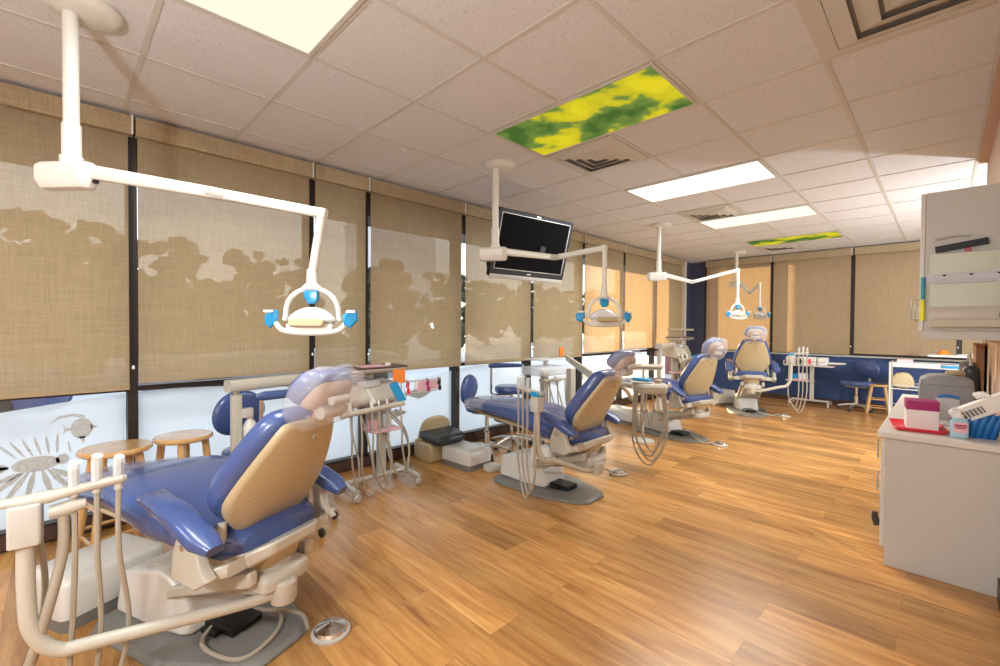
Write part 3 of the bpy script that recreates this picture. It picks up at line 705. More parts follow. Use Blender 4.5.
tag(MB().slab(chaikin([(-.12, -.07), (.03, -.09), (.12, -.03), (.10, .08), (-.07, .09)], 2), [(0, .0), (.03, .004), (.07, .016), (.09, .045)], Matrix.Rotation(R(-12), 4, 'Y'), lambda P: V(P.x+.006*math.sin(40*P.y), P.y+.006*math.sin(50*P.x), P.z+.008*math.sin(45*P.x+30*P.y))).build('paper_sheet', 'paper', smooth=30), 'crumpled pale paper lying on the base of the second dental chair', 'paper', loc=(1.56, 2.72, .285))
# foot controls
def foot_control(loc, label, path):
    t = thing('foot_control', label, 'foot pedal', (*loc, 0), 0, 'foot controls')
    MB().lathe([(.0, 0), (.078, 0), (.08, .012), (.07, .018)], 26).build('base_disc', 'lgrey', t)
    MB().lathe([(.068, .018), (.062, .03), (.03, .042), (.008, .05), (0, .051)], 26).build('dome', 'chrome', t)
    MB().tube([V(p[0]-loc[0], p[1]-loc[1], p[2]) for p in path], .0085, 8, 8).build('cord', 'hose', t)
foot_control((1.955, .815), 'chrome-domed foot pedal beside the nearest dental chair', [(1.90, .74, .03), (1.80, .74, .05), (1.66, .62, .05), (1.60, .50, .045), (1.70, .40, .045), (1.83, .42, .045), (1.90, .50, .03), (1.86, .62, .045), (1.74, .68, .045), (1.62, .6, .05)])
foot_control((1.74, 3.54), 'chrome-domed foot pedal behind the second dental chair', [(1.72, 3.48, .03), (1.74, 3.3, .10), (1.78, 3.1, .2), (1.8, 2.98, .24)])
foot_control((2.03, 5.22), 'chrome foot pedal beside the third dental chair', [(1.97, 5.2, .03), (1.9, 5.12, .012), (1.8, 5.14, .05), (1.7, 5.22, .05)])
foot_control((2.12, 7.62), 'foot pedal in front of the farthest dental chair', [(2.06, 7.6, .03), (1.98, 7.5, .012), (1.84, 7.4, .05)])

# utility boxes on the floor
def util_box(loc, rz, w, l, h, label):
    t = thing('utility_box', label, 'utility box', (*loc, 0), rz, 'floor utility boxes')
    MB().slab(rrect(w-.01, l-.01, .03), [(0, 0), (.055, 0)]).build('base_band', 'grey', t)
    MB().slab(rrect(w, l, .035), [(.055, .0), (h-.03, .004), (h-.01, .012), (h, .035)]).build('cover', 'white', t, smooth=50)
util_box((.955, .125), 25, .33, .42, .22, 'cream box on the floor under the toe of the nearest dental chair')
util_box((.60, 2.73), 3, .40, .30, .18, 'cream box on the floor beside the tan booster seat')
util_box((.62, 5.60), -18, .62, .34, .17, 'long pale box on the floor left of the third dental chair')
util_box((1.12, 7.98), -30, .28, .34, .26, 'sunlit white box on the floor beside the farthest dental chair')
tag(MB().slab(rrect(.12, .16, .05), pill(.06, .02)).build('cable_cover', 'lgrey'), 'low rounded cable cover on the floor next to the cream box by the second chair', 'cable cover', loc=(.90, 2.78, 0))

# booster seat with black cushion
bs = thing('booster_seat', 'tan booster seat standing against the window base', 'booster seat', (.22, 2.66, 0), -4)
MB().slab(rrect(.30, .36, .05), pill(.19, .03)).build('seat_base', 'tan_shell', bs)
MB().slab(chaikin([(-.18, 0), (-.18, .2), (-.12, .33), (.12, .33), (.18, .2), (.18, 0)], 2), pill(.06, .025), frame((-.09, 0, .1), (0, 1, 0), (1, 0, -.22)) @ Matrix.Rotation(0, 4, 'Z')).build('backrest', 'tan_shell', bs)
tag(MB().slab(rrect(.34, .36, .06), pill(.085, .035), Matrix.Rotation(R(7), 4, 'Y'), lambda P: V(P.x, P.y, P.z+.012*math.sin(14*P.y)*math.cos(9*P.x))).build('seat_cushion', 'black_vinyl', smooth=60), 'black vinyl cushion lying on the tan booster seat', 'cushion', loc=(.31, 2.66, .20))

# ------------------------------------------------------------------ stools and chairs
def wood_stool(loc, rz, h, label, rt=.172, foot=.2):
    t = thing('wooden_stool', label, 'stool', (*loc, 0), rz, 'wooden stools')
    MB().lathe([(0, h-.03), (rt-.008, h-.03), (rt, h-.022), (rt, h-.008), (rt-.008, h), (0, h)], 36).build('seat', 'wood', t)
    L = []
    for k in range(4):
        a = R(45+90*k); top = V(.11*math.cos(a), .11*math.sin(a), h-.03); bot = V(foot*math.cos(a), foot*math.sin(a), 0); L.append((top, bot))
        MB().tube([bot, top], [.019, .021], 10).build('leg', 'wood', t)
    for k in range(4):
        for fz in ((.28, .62) if k % 2 else (.22, .52)):
            a, b = L[k], L[(k+1) % 4]
            MB().tube([a[1].lerp(a[0], fz), b[1].lerp(b[0], fz)], .0095, 8).build('rung', 'wood', t)
wood_stool((.50, .225), 12, .625, 'round wooden stool at the left, before the black mullion and long-finned fish decal', .165)
wood_stool((.44, .55), 30, .625, 'round wooden stool between the other wooden stool and the blue stool at the left', .155, .17)
wood_stool((3.06, 9.02), 8, .45, 'low round wooden stool beside the blue rolling chair at the far wall', .16, .19)

def star_base(t, n=5, r=.27, rot=0, mat='lgrey', z=.09):
    for k in range(n):
        a = R(rot+360*k/n); d = V(math.cos(a), math.sin(a), 0)
        l = MB().tube([V(0, 0, z+.01), d*r*.5+V(0, 0, z), d*r+V(0, 0, z-.03)], [.022, .013], 10).build('base_leg', mat, t)
        MB().lathe([(.0, -.011), (.024, -.011), (.026, 0), (.024, .011), (0, .011)], 14, frame(d*r+V(0, 0, .026), (0, 0, 1), (-d.y, d.x, 0))).tube([d*r+V(0, 0, .04), d*r+V(0, 0, z-.02)], .006, 6).build('caster', 'dark', l)
def op_stool(loc, rz, label, sz=.47, bz=.68, bw=.19, bh=.15, dome=False):
    t = thing('operator_stool', label, 'rolling stool', (*loc, 0), rz, 'blue rolling stools')
    star_base(t, 5, .23, 20, 'steel')
    MB().tube([(0, 0, .09), (0, 0, sz-.06)], .02, 12).lathe([(.03, .1), (.03, .24), (.02, .25)], 12).build('gas_column', 'chrome', t)
    MB().slab(rrect(.40, .38, .13), pill(.075, .03), Matrix.Translation(V(0, 0, sz-.06))).build('seat', 'blue', t, smooth=60)
    MB().box(-.12, .1, -.1, .1, sz-.085, sz-.06).tube([(-.1, 0, sz-.075), (-.23, 0, sz-.05), (-.25, 0, bz)], .014, 8, 5).build('mechanism', 'lgrey', t)
    MB().tube([(.05, .1, sz-.08), (.1, .2, sz-.09)], .006, 6).build('height_lever', 'black', t)
    MB().slab(ell(bw, bh, 28), [(0, .03), (.008, .01), (.025, 0), (.045, .006), (.06, .03)], frame((-.245, 0, bz), (0, 1, 0), (1, 0, -.1)), lambda P: V(P.x, P.y, P.z+.6*P.x*P.x)).build('backrest', 'blue', t, smooth=60)
    return t
op_stool((.50, .96), 20, 'blue rolling stool with oval back, behind the cream post and white bottle', .47, .70, .19, .16)
op_stool((.50, 3.09), 22, 'blue rolling stool with oval back, at the toe of the second dental chair', .51, .66, .17, .155)
op_stool((2.80, 9.00), 235, 'blue rolling stool with oval back at the far wall, beside the wooden stool', .46, .66, .21, .145)

def asst_stool(loc, rz, label, sz=.66, pz=.87):
    t = thing('assistant_stool', label, 'rolling stool', (*loc, 0), rz, 'tall assistant stools')
    star_base(t, 5, .22, 10, 'steel')
    MB().tube([(0, 0, .09), (0, 0, sz-.06)], .02, 12).build('gas_column', 'chrome', t)
    MB().slab(rrect(.36, .34, .13), pill(.075, .032), Matrix.Translation(V(0, 0, sz-.07))).build('seat', 'blue', t, smooth=60)
    ring = [V(.18*math.cos(2*PI*k/24), .18*math.sin(2*PI*k/24), .3) for k in range(25)]
    MB().tube(ring, .012, 8).tube([(-.17, 0, .3), (.17, 0, .3)], .008, 6).tube([(0, -.17, .3), (0, .17, .3)], .008, 6).build('foot_ring', 'dark', t)
    MB().tube([(0, 0, sz-.09), (-.2, .0, sz-.09), (-.22, 0, sz), (-.22, 0, pz)], .012, 8, 5).build('pad_post', 'chrome', t)
    MB().loft([(V(-.25, -.02, pz+.01), V(0, 1, 0), V(0, 0, 1), .02, .018), (V(-.2, .0, pz+.012), V(0, 1, 0), V(0, 0, 1), .035, .028), (V(-.05, .05, pz+.012), V(-.2, 1, 0).normalized(), V(0, 0, 1), .035, .026), (V(.12, .04, pz+.012), V(.1, 1, 0).normalized(), V(0, 0, 1), .025, .018)], 16, .7).build('torso_pad', 'blue', t, smooth=60)
    return t
asst_stool((.45, 3.50), 45, 'tall blue assistant stool with torso pad, behind the second dental chair')
asst_stool((.86, 1.10), 75, 'tall blue assistant stool with torso pad, hidden behind the nearest chair back', .60, .86)

# ------------------------------------------------------------------ instrument carts by the windows
def loops(m, pts, r=.008): return m.tube(pts, r, 7, 8)
def big_cart(loc, rz, label, dy=0.0):
    """H-base on casters, column, console with sloped cover, handle bar with hoses, tray on top, beam arm with post"""
    t = thing('instrument_cart', label, 'instrument cart', (*loc, 0), rz, 'instrument carts')
    hx, hy = .18, .27
    m = MB()
    for s in (-1, 1): m.tube([(-hx, s*hy, .085), (hx, s*hy, .075)], .02, 10)
    m.tube([(-.03, -hy, .085), (-.03, hy, .085)], .02, 10)
    m.build('base_frame', 'lgrey', t)
    for sx in (-1, 1):
        for sy in (-1, 1):
            MB().lathe([(0, -.014), (.028, -.014), (.03, 0), (.028, .014), (0, .014)], 14, frame((sx*hx, sy*hy, .03), (0, 0, 1), (1, .4, 0))).tube([(sx*hx, sy*hy, .03), (sx*hx, sy*hy, .08)], .008, 6).build('caster', 'lgrey', t)
    MB().slab(rrect(.05, .07, .01), [(.09, 0), (.72, 0)], Matrix.Translation(V(-.06, .06, 0))).build('column', 'lgrey', t, bevel=.003)
    # console
    m = MB(); cs = lambda y, a: [V(-.14, y+dy, .74+a), V(.13, y+dy, .69+a), V(.17, y+dy, .74+a), V(.10, y+dy, .86+a), V(-.14, y+dy, .87+a)]
    m.rings([cs(-.25, .01), cs(-.22, 0), cs(.22, 0), cs(.25, .01)]); m.build('console', 'cream', t, bevel=.02)
    MB().box(-.02, .13, -.05, .02, .845, .852, T=Matrix.Rotation(R(0), 4, 'Y')).tube([(.06, -.03, .87), (.2, .0, .72)], .016, 8).shift(dy).build('console_strap', 'white', t)
    MB().tube([(.20, -.27, .665), (.20, .25, .70)], .021, 14).shift(dy).build('handle_bar', 'cream', t)
    MB().tube([(.1, -.2, .72), (.2, -.22, .67)], .015, 8).tube([(.1, .2, .72), (.2, .21, .695)], .015, 8).shift(dy).build('bar_bracket', 'cream', t)
    for k, (y, mt) in enumerate(((-.2, 'ivory'), (-.03, 'ivory'), (.03, 'steel'), (.1, 'steel'))):
        MB().tube([(.2, y, .66), (.205, y, .70), (.19, y, .745)], [.011, .014, .012], 10).shift(dy).build('handpiece', mt, t)
    hp = [(-.2, .1, .12), (-.12, .14, .03), (-.03, .2, .06), (.03, .15, .1), (.1, .24, .12), (.22, .12, .16)]
    for k, (y, ey, z) in enumerate(hp):
        MB().tube([(.2, y, .67), (.215, y+.005, .5), (.21, y+.01, z+.2), (.2, y+ey*.5, z), (.14, y+ey, z+.16), (.07, y+ey*.8, .5), (.03, y*.5, .70)], .0075, 7, 8).shift(dy).build('hose', 'hose', t)
    MB().slab(rrect(.2, .2, .02), pill(.05, .01), Matrix.Translation(V(.02, .0, .84))).shift(dy).build('neck', 'glasspl', t)
    # top tray
    T = Matrix.Translation(V(.04, .06, .975))
    MB().slab(rrect(.30, .52, .06), [(-.03, .05), (-.015, .01), (0, 0), (.006, 0)], T).shift(dy).build('tray', 'cream', t)
    MB().slab(rrect(.30, .52, .06), [(.006, .0), (.016, .0), (.018, .004)], T).shift(dy).build('tray_rim', 'brown', t)
    MB().box(-.08, .1, -.13, .11, .019, .021, T=T).shift(dy).build('tray_paper', 'pink', t)
    MB().tube([(.0, .06, .9), (.0, .06, .95)], .03, 10).shift(dy).build('tray_post', 'white', t)
    # lower shelf
    MB().slab(rrect(.22, .26, .03), pill(.014, .005), Matrix.Translation(V(.05, .0, .48))).build('lower_shelf', 'pink', t)
    MB().box(-.02, .0, -.1, .12, .49, .7).build('shelf_support', 'lgrey', t)
    return t
c1 = big_cart((.56, 1.83, 0)[:2], 0, 'instrument cart with tan tray and a long cream beam, beside the nearest chair back', -.14)
def small_box(name, mat, dims, loc, rz, label, cat, group=None, bevel=.002):
    w, l, h = dims
    return tag(MB().box(-w/2, w/2, -l/2, l/2, 0, h).build(name, mat, bevel=bevel), label, cat, group, loc)
def beam_post(loc, vec, label):
    t = thing('equipment_beam', label, 'equipment beam', (*loc, 0))
    d = V(*vec, 0); n = d.length; d.normalize(); sd = V(-d.y, d.x, 0); Z = V(0, 0, 1)
    MB().loft([(Z*.945-d*.05, sd, Z, .045, .036), (Z*.945+d*(n-.12), sd, Z, .045, .03)], 16, .4).build('beam', 'cream', t)
    MB().slab(rrect(.055, .055, .008), [(.03, 0), (.89, 0)]).build('post', 'cream', t)
    MB().slab(rrect(.20, .20, .04), pill(.03, .01)).build('post_foot', 'lgrey', t)
    MB().tube([(0, 0, .89), (0, 0, .925)], .017, 10).build('post_pin', 'steel', t)
    return t
beam_post((.76, .76), (-.2, 1.07), 'long cream beam on a square post running from behind the nearest chair to the nearest cart')
# water bottle hung on the post, holder included
wb = thing('water_bottle', 'white water bottle fixed beside the cream post behind the nearest chair', 'bottle', (.76, .835, .0))
MB().lathe([(0, .48), (.04, .48), (.044, .49), (.044, .68), (.03, .715), (.018, .73), (.018, .75), (0, .75)], 20).build('bottle', 'white', wb)
MB().slab(rrect(.06, .07, .01), pill(.055, .006), Matrix.Translation(V(0, -.02, .745))).build('cap', 'cream', wb)

# eyewear rack
def eyewear(loc, rz, label, z=.78):
    t = thing('eyewear_rack', label, 'rack', (*loc, z), rz, 'eyewear racks')
    m = MB(); m.tube([(0, 0, .1), (0, .42, .1)], .006, 8); m.tube([(0, 0, .0), (0, .42, .0)], .005, 8)
    for y in (0, .14, .28, .42): m.tube([(0, y, 0), (0, y, .1)], .004, 6)
    m.box(-.004, .004, .42, .425, .0, .11); m.build('wire_frame', 'lgrey', t)
    MB().box(-.003, .0, .16, .40, .01, .09).build('backing_card', 'pink', t)
    return t
eyewear((.66, 1.98), 4, 'wire rack holding safety glasses, to the right of the nearest cart', .75)
def glasses(loc, rz, mat, label):
    t = thing('safety_glasses', label, 'glasses', loc, rz, 'safety glasses on the rack')
    MB().slab(ell(.026, .017, 16), [(0, 0), (.004, .001)], frame((0, 0, -.03), (0, .35, 1), (1, 0, 0))).slab(ell(.026, .017, 16), [(0, 0), (.004, .001)], frame((0, .008, -.08), (0, .2, -1), (1, 0, 0))).build('lenses', mat, t)
    MB().tube([(.003, -.015, -.01), (-.012, 0, .012), (-.02, .02, -.02), (-.02, .025, -.08)], .003, 6, 4).build('temples', mat, t)
glasses((.675, 2.03, .855), 0, 'red', 'red safety glasses on the wire rack, next to the orange tag')
glasses((.675, 2.23, .855), 0, 'magenta', 'dark purple safety glasses on the wire rack, the middle pair')
glasses((.675, 2.35, .855), 0, 'black', 'dark safety glasses at the right end of the wire rack')
tag(MB().box(0, .004, -.055, .055, -.11, 0).build('name_tag', 'orange'), 'orange plastic pouch hanging under the tray of the nearest cart', 'pouch', loc=(.752, 1.90, .97))
tag(MB().slab([(-.03, 0), (.04, .02), (.13, -.14), (.05, -.14)], [(0, 0), (.006, 0)], frame((0, 0, 0), (0, 1, 0), (1, 0, 0))).build('barrier_tag', 'barrier'), 'blue plastic flap hanging below the orange pouch', 'flap', loc=(.765, 1.83, .86))
tag(MB().lathe([(0, 0), (.04, 0), (.045, .07), (.04, .075), (0, .075)], 16).build('bowl', 'pink'), 'pink cup on the lower shelf of the nearest cart', 'cup', loc=(.60, 1.76, .497))
tag(MB().lathe([(0, 0), (.03, 0), (.03, .1), (.02, .11), (0, .11)], 14).build('jar', 'glasspl'), 'clear jar on the lower shelf of the nearest cart', 'jar', loc=(.62, 1.87, .497))
tag(MB().lathe([(0, 0), (.022, 0), (.024, .012), (.01, .02), (0, .02)], 12).build('dappen_dish', 'paper'), 'tiny white dish on the tan tray of the nearest cart', 'dish', loc=(.62, 1.88, .996))

# second cart: clear plastic trays
def clear_cart(loc, rz, label):
    t = thing('instrument_cart', label, 'instrument cart', (*loc, 0), rz, 'instrument carts')
    for s in (-1, 1): MB().tube([(-.2, s*.25, .07), (.2, s*.25, .07)], .02, 10).build('base_frame', 'lgrey', t)
    for sx in (-1, 1):
        for sy in (-1, 1): MB().lathe([(0, -.012), (.026, -.012), (.026, .012), (0, .012)], 12, frame((sx*.2, sy*.25, .028), (0, 0, 1), (1, .4, 0))).tube([(sx*.2, sy*.25, .028), (sx*.2, sy*.25, .07)], .007, 6).build('caster', 'dark', t)
    MB().tube([(0, -.25, .07), (0, .25, .07)], .018, 10).box(-.03, .03, -.04, .04, .07, .78).build('column', 'cream', t)
    MB().slab(rrect(.34, .5, .05), pill(.10, .03), Matrix.Translation(V(.02, 0, .76))).build('console', 'glasspl', t)
    MB().slab(rrect(.30, .46, .05), pill(.02, .008), Matrix.Translation(V(.02, 0, .93))).build('top_tray', 'glasspl', t)
    MB().tube([(.02, .0, .86), (.02, 0, .93)], .03, 10).build('tray_post', 'white', t)
    MB().tube([(.2, -.25, .72), (.2, .25, .72)], .016, 10).build('handle_bar', 'cream', t)
    for k in range(3):
        y = -.15+.14*k
        MB().tube([(.2, y, .72), (.21, y, .5), (.2, y+.05, .2+.05*k), (.12, y+.1, .3), (.05, y, .72)], .0075, 7, 7).build('hose', 'hose', t)
    return t
clear_cart((.52, 3.98), 0, 'instrument cart with clear plastic trays, behind the second dental chair')
bm2 = thing('support_post', 'cream post carrying a slanted cream beam, behind the second dental chair', 'equipment post', (.95, 3.90, 0), 0)
MB().slab(rrect(.07, .08, .01), [(.02, 0), (.86, 0)]).build('post', 'cream', bm2, bevel=.004)
MB().slab(rrect(.26, .26, .04), pill(.03, .008)).build('foot', 'lgrey', bm2)
MB().loft([(V(-.1, .06, .97), V(-.4, .9, 0).normalized(), V(0, 0, 1), .05, .03), (V(.55, -.42, .86), V(-.4, .9, 0).normalized(), V(0, 0, 1), .05, .04)], 16, .4).build('beam', 'cream', bm2)
small_box('pouch', 'orange', (.01, .07, .09), (.84, 3.88, .995), 0, 'small orange pouch standing on the slanted cream beam', 'pouch')
tag(MB().box(0, .01, -.05, .04, -.12, 0).tube([(0, 0, 0), (0, 0, .05)], .004, 6).build('hanging_cloth', 'paper'), 'small white cloth hanging by the cream post behind the second chair', 'cloth', loc=(1.03, 4.05, .86))

c3 = big_cart((.62, 7.28), 0, 'instrument cart by the far left windows, with a raised shelf and blue wraps')
c3.scale.z = 1.16
b3 = beam_post((.90, 6.1), (-.23, 1.02), 'cream beam on a post between the third dental chair and the far left cart'); b3.scale.z = 1.1
sh = thing('raised_tray', 'small tray raised above the far left instrument cart', 'tray', (.66, 7.36, 1.155))
MB().slab(rrect(.3, .4, .03), pill(.03, .01), Matrix.Translation(V(0, 0, .10))).build('shelf', 'cream', sh)
MB().tube([(0, -.12, 0), (0, -.12, .1)], .015, 8).tube([(0, .12, 0), (0, .12, .1)], .015, 8).build('legs', 'lgrey', sh)
tag(MB().slab([(-.06, -.06), (.07, -.05), (.06, .07), (-.03, .05)], pill(.05, .015)).build('barrier_wrap', 'barrier'), 'upper blue plastic wrap at the end of the far left cart', 'wrap', loc=(.83, 7.50, .80))
tag(MB().slab([(-.05, -.05), (.06, -.06), (.05, .05), (-.04, .05)], pill(.05, .015)).build('barrier_wrap', 'barrier'), 'lower blue plastic wrap by the far left cart, beneath the other wrap', 'wrap', loc=(.80, 7.44, .575))

# delivery head swung out between second and third chairs
dl = thing('delivery_unit', 'cream delivery console with long hanging hoses, in front of the third dental chair', 'delivery unit', (1.84, 3.88, .045), 35)
m = MB(); m.slab(chaikin([(-.14, -.12), (.14, -.13), (.18, -.04), (.16, .1), (-.14, .13)], 1), [(.655, .04), (.67, .01), (.72, 0), (.75, .02)])
m.build('console', 'cream', dl, bevel=.006)
MB().slab(rrect(.18, .16, .02), pill(.014, .004), Matrix.Translation(V(-.06, 0, .752))).build('tray', 'white', dl)
MB().tube([(.13, 0, .72), (.21, -.02, .73)], .014, 8).tube([(.19, -.05, .745), (.20, .05, .745)], .012, 8).build('handle', 'ivory', dl)
for k, (x, x2, z) in enumerate(((-.13, .14, .02), (-.115, .13, .10), (-.10, .15, .06), (-.06, .12, .14), (-.02, .04, .36), (-.04, -.12, .34))):
    MB().tube([(x, -.09, .68), (x-.012, -.11, .5), (x+.0, -.12, z+.16), ((x+x2)/2, -.12, z), (x2, -.10, z+.2), (x2+.01, -.08, .5), (x2-.01, -.06, .68)], .0075, 7, 8).build('hose', 'hose', dl)
MB().tube([(-.05, .1, .70), (-.2, .4, .68), (-.1, .75, .55), (-.02, 1.05, .42)], .024, 10, 5).build('support_arm', 'cream', dl)
tag(MB().slab(chaikin([(-.09, -.05), (.09, -.06), (.08, .05), (-.08, .06)], 1), pill(.025, .01)).build('barrier_wrap', 'barrier'), 'blue plastic wrap lying on the delivery console', 'wrap', loc=(1.79, 3.86, .812))
tag(MB().slab(rrect(.05, .09, .015), pill(.03, .01)).build('gauze_packet', 'skin'), 'tan gauze packet on the delivery console, right of the blue wrap', 'packet', loc=(1.91, 3.95, .796))
tr = thing('bracket_tray', 'thin long tray stacked before the bright far window, above the delivery console', 'tray', (1.35, 4.75, .0), 40)
MB().slab(rrect(.42, .26, .03), pill(.02, .006), Matrix.Translation(V(0, 0, .86))).slab(rrect(.38, .22, .03), pill(.02, .006), Matrix.Translation(V(0, 0, .83))).build('tray', 'cream', tr)
MB().tube([(0, 0, .02), (0, 0, .84)], .014, 8).build('stem', 'lgrey', tr); MB().lathe([(0, 0), (.13, 0), (.13, .015), (.02, .03), (0, .03)], 20).build('foot', 'lgrey', tr)

# far wall cart
fc = thing('instrument_cart', 'narrow steel-legged cart against the blue wall with white bins on top', 'instrument cart', (2.18, 9.05, 0), 0, 'instrument carts')
MB().tube([(-.27, -.16, .07), (-.27, .14, .07)], .018, 8).tube([(.27, -.16, .07), (.27, .14, .07)], .018, 8).tube([(-.27, 0, .085), (.27, 0, .085)], .018, 8).build('base_frame', 'lgrey', fc)
for sx in (-1, 1):
    for sy in (-.16, .14): MB().lathe([(0, -.012), (.028, -.012), (.028, .012), (0, .012)], 12, frame((sx*.27, sy, .03), (0, 0, 1), (1, .3, 0))).tube([(sx*.27, sy, .03), (sx*.27, sy, .07)], .008, 6).build('caster', 'lgrey', fc)
MB().slab(rrect(.06, .05, .01), [(.09, 0), (.68, 0)], Matrix.Translation(V(.02, 0, 0))).build('column', 'lgrey', fc)
MB().slab(rrect(.70, .30, .03), pill(.02, .006), Matrix.Translation(V(-.02, 0, .665))).build('top_shelf', 'lgrey', fc)
MB().slab(rrect(.40, .22, .03), pill(.015, .005), Matrix.Translation(V(-.15, 0, .40))).build('lower_shelf', 'white', fc)
rk = MB(); rk.tube([(-.36, -.15, .75), (.22, -.15, .75)], .005, 6)
for x in (-.36, -.2, -.05, .1, .22): rk.tube([(x, -.15, .68), (x, -.15, .76)], .004, 6)
rk.build('rail', 'chrome', fc)
for k, (x, mt, lb) in enumerate(((1.90, 'paper', 'white tissue box at the left end of the far cart'), (2.06, 'paper', 'white bin with a dark spot on the far cart'), (2.20, 'paper', 'white bin with red glasses on the far cart'), (2.35, 'paper', 'white bin at the right of the far cart'))):
    tag(MB().slab(rrect(.135, .16, .01), pill(.13, .006)).build('storage_bin', mt), lb, 'bin', 'bins on the far cart', (x, 9.06, .686))
tag(MB().lathe([(0, 0), (.055, .0), (.06, .03), (.03, .06), (0, .065)], 14).build('tissue', 'paper'), 'crumpled white tissue on the tissue box of the far cart', 'tissue', loc=(1.90, 9.06, .817))
for x, mt, lb in ((2.06, 'black', 'black safety glasses hanging before the far cart bins'), (2.19, 'red', 'red safety glasses hanging before the far cart bins')):
    tag(MB().slab(ell(.02, .05, 12), [(0, 0), (.006, .002)], frame((0, 0, 0), (1, 0, 0), (0, -1, 0))).build('safety_glasses', mt), lb, 'glasses', loc=(x, 8.895, .75))
tag(MB().slab(rrect(.26, .16, .02), pill(.02, .006)).build('flat_tray', 'paper'), 'flat pale tray at the right end of the far cart', 'tray', loc=(2.52, 9.06, .72)) 
MB().tube([(.20, 0, .70), (.42, 0, .72)], .01, 6).build('tray_arm', 'lgrey', fc)
small_box('blue_cup', 'barrier', (.09, .09, .1), (1.95, 9.05, .416), 0, 'blue box on the lower shelf of the far cart', 'box')
small_box('paper_stack', 'paper', (.12, .1, .12), (2.08, 9.08, .416), 0, 'white paper stack on the lower shelf of the far cart', 'papers')
small_box('pink_tray', 'pink', (.22, .12, .025), (2.06, 8.96, .416), 0, 'pink tray on the lower shelf of the far cart', 'tray')

# ------------------------------------------------------------------ right-hand counter, wall cabinet and what stands on them
ca = thing('base_cabinet', 'beige laminate base cabinet in the right foreground', 'cabinet', (3.562, 3.25, 0))
W = RX-3.562-.004
MB().box(0, W, 0, .02, 0, .712).build('end_panel', 'lamin', ca, bevel=.002)
MB().box(.03, W, .02, 1.95, .09, .708).build('body', 'lamin', ca, smooth=0)
MB().box(.06, W, .02, 1.93, 0, .09).build('toe_kick', 'dark', ca, smooth=0)
def pull(z0, z1, y, x=-.022, parent=None, L=.1, mat='steel', vert=True):
    P = [(x+.022, y, z0), (x-.012, y, z0), (x-.014, y, z0+.004), (x-.014, y, z1-.004), (x-.012, y, z1), (x+.022, y, z1)]
    return MB().tube(P, .0045, 8, 2).build('handle', mat, parent)
for k in range(4):
    y0 = .0+.49*k
    d = MB().box(-.02, 0, y0+.002, y0+.486, .10, .552).build('door', 'lamin2', ca, bevel=.002)
    dr = MB().box(-.02, 0, y0+.002, y0+.486, .556, .708).build('drawer', 'lamin2', ca, bevel=.002)
    pull(.58, .68, y0+.06, parent=dr)
    pull(.40, .50, y0+.06, parent=d)
    if k == 0: MB().tube([(-.03, .05, .20), (-.045, .05, .24), (-.045, .05, .27)], [.02, .012], 10).build('door_catch', 'dark', d)
tag(MB().box(3.527, RX-.003, 3.232, 5.22, .712, .745).build('worktop', 'lamin2', bevel=.004), 'pale laminate worktop on the right base cabinet', 'worktop')
wc = thing('wall_cabinet', 'beige laminate wall cabinet at the right, with a paper dispenser on its end', 'wall cabinet', (3.702, 3.30, 1.305))
MB().box(0, RX-3.702-.002, 0, 1.85, 0, .735).build('body', 'lamin', wc, bevel=.002)
for k in range(4):
    d = MB().box(-.02, -.001, .002+.462*k, .458+.462*k, .0, .735).build('door', 'lamin2', wc, bevel=.002)
    MB().tube([(-.02, .06+.462*k, .06), (-.052, .06+.462*k, .06), (-.052, .06+.462*k, .17), (-.02, .06+.462*k, .17)], .005, 8).build('handle', 'steel', d)
MB().box(-.01, .28, -.002, .02, -.045, 0).build('light_rail', 'lamin', wc, bevel=.002)
dp = thing('paper_dispenser', 'pale green plastic dispenser fixed on the end of the wall cabinet', 'dispenser', (3.722, 3.30, 1.325))
def sect(x): return [V(x, -.001, 0), V(x, -.05, .0), V(x, -.075, .03), V(x, -.085, .075), V(x, -.075, .11), V(x, -.06, .38), V(x, -.001, .385)]
MB().rings([sect(0), sect(.27)]).build('cover', 'greenw', dp, smooth=30, bevel=.004)
MB().rings([[V(x, -.076-.01, .04), V(x, -.086-.004, .075), V(x, -.08, .105), V(x, -.07, .1)] for x in (.0, .27)]).build('lower_lip', 'cream', dp)
MB().box(.245, .262, -.1, -.06, .055, .07).build('latch', 'black', dp)
rs = thing('measuring_strip', 'pale strip with little black marks across the green dispenser', 'strip', (3.722, 3.232, 1.575))
MB().box(-.01, .275, -.008, -.005, -.025, .025).build('strip', 'strip', rs, smooth=0)
for k in range(3):
    MB().add([(.055+.095*k-.011, -.0095, .019), (.055+.095*k+.011, -.0095, .019), (.055+.095*k, -.0095, .008)], [(0, 1, 2)]).build('mark', 'black', rs, smooth=0)
    arc = [(.055+.095*k-.0475+.095*j/8, -.0095, -.004-.012*abs(math.cos(PI*j/8))) for j in range(9)]
    MB().tube(arc, .0009, 4).build('arc_line', 'lgrey', rs)
bb = Matrix.Rotation(R(-8), 4, 'Y')
tag(MB().box(-.095, .095, -.02, 0, -.016, .016).build('magnetic_bar', 'black', T=bb, bevel=.002), 'black bar stuck slightly askew on the end of the wall cabinet', 'bar', loc=(3.835, 3.295, 1.745))
tag(MB().tube([(-.06, 0, 0), (-.02, 0, .003), (.02, 0, .008), (.07, 0, .004)], .006, 8, 3).build('clip', 'lgrey'), 'pale metal clip just above the black bar on the wall cabinet', 'clip', loc=(3.80, 3.29, 1.79))
ch = MB()
for k in range(5): ch.tube([(.010*math.cos(a+k)+.004*k, 0, -.014*k+.010*math.sin(a+k)) for a in [2*PI*j/8 for j in range(9)]], .003, 5)
tag(ch.build('charm', 'red'), 'red and white curled charm hanging from the black bar', 'charm', loc=(3.86, 3.285, 1.72))
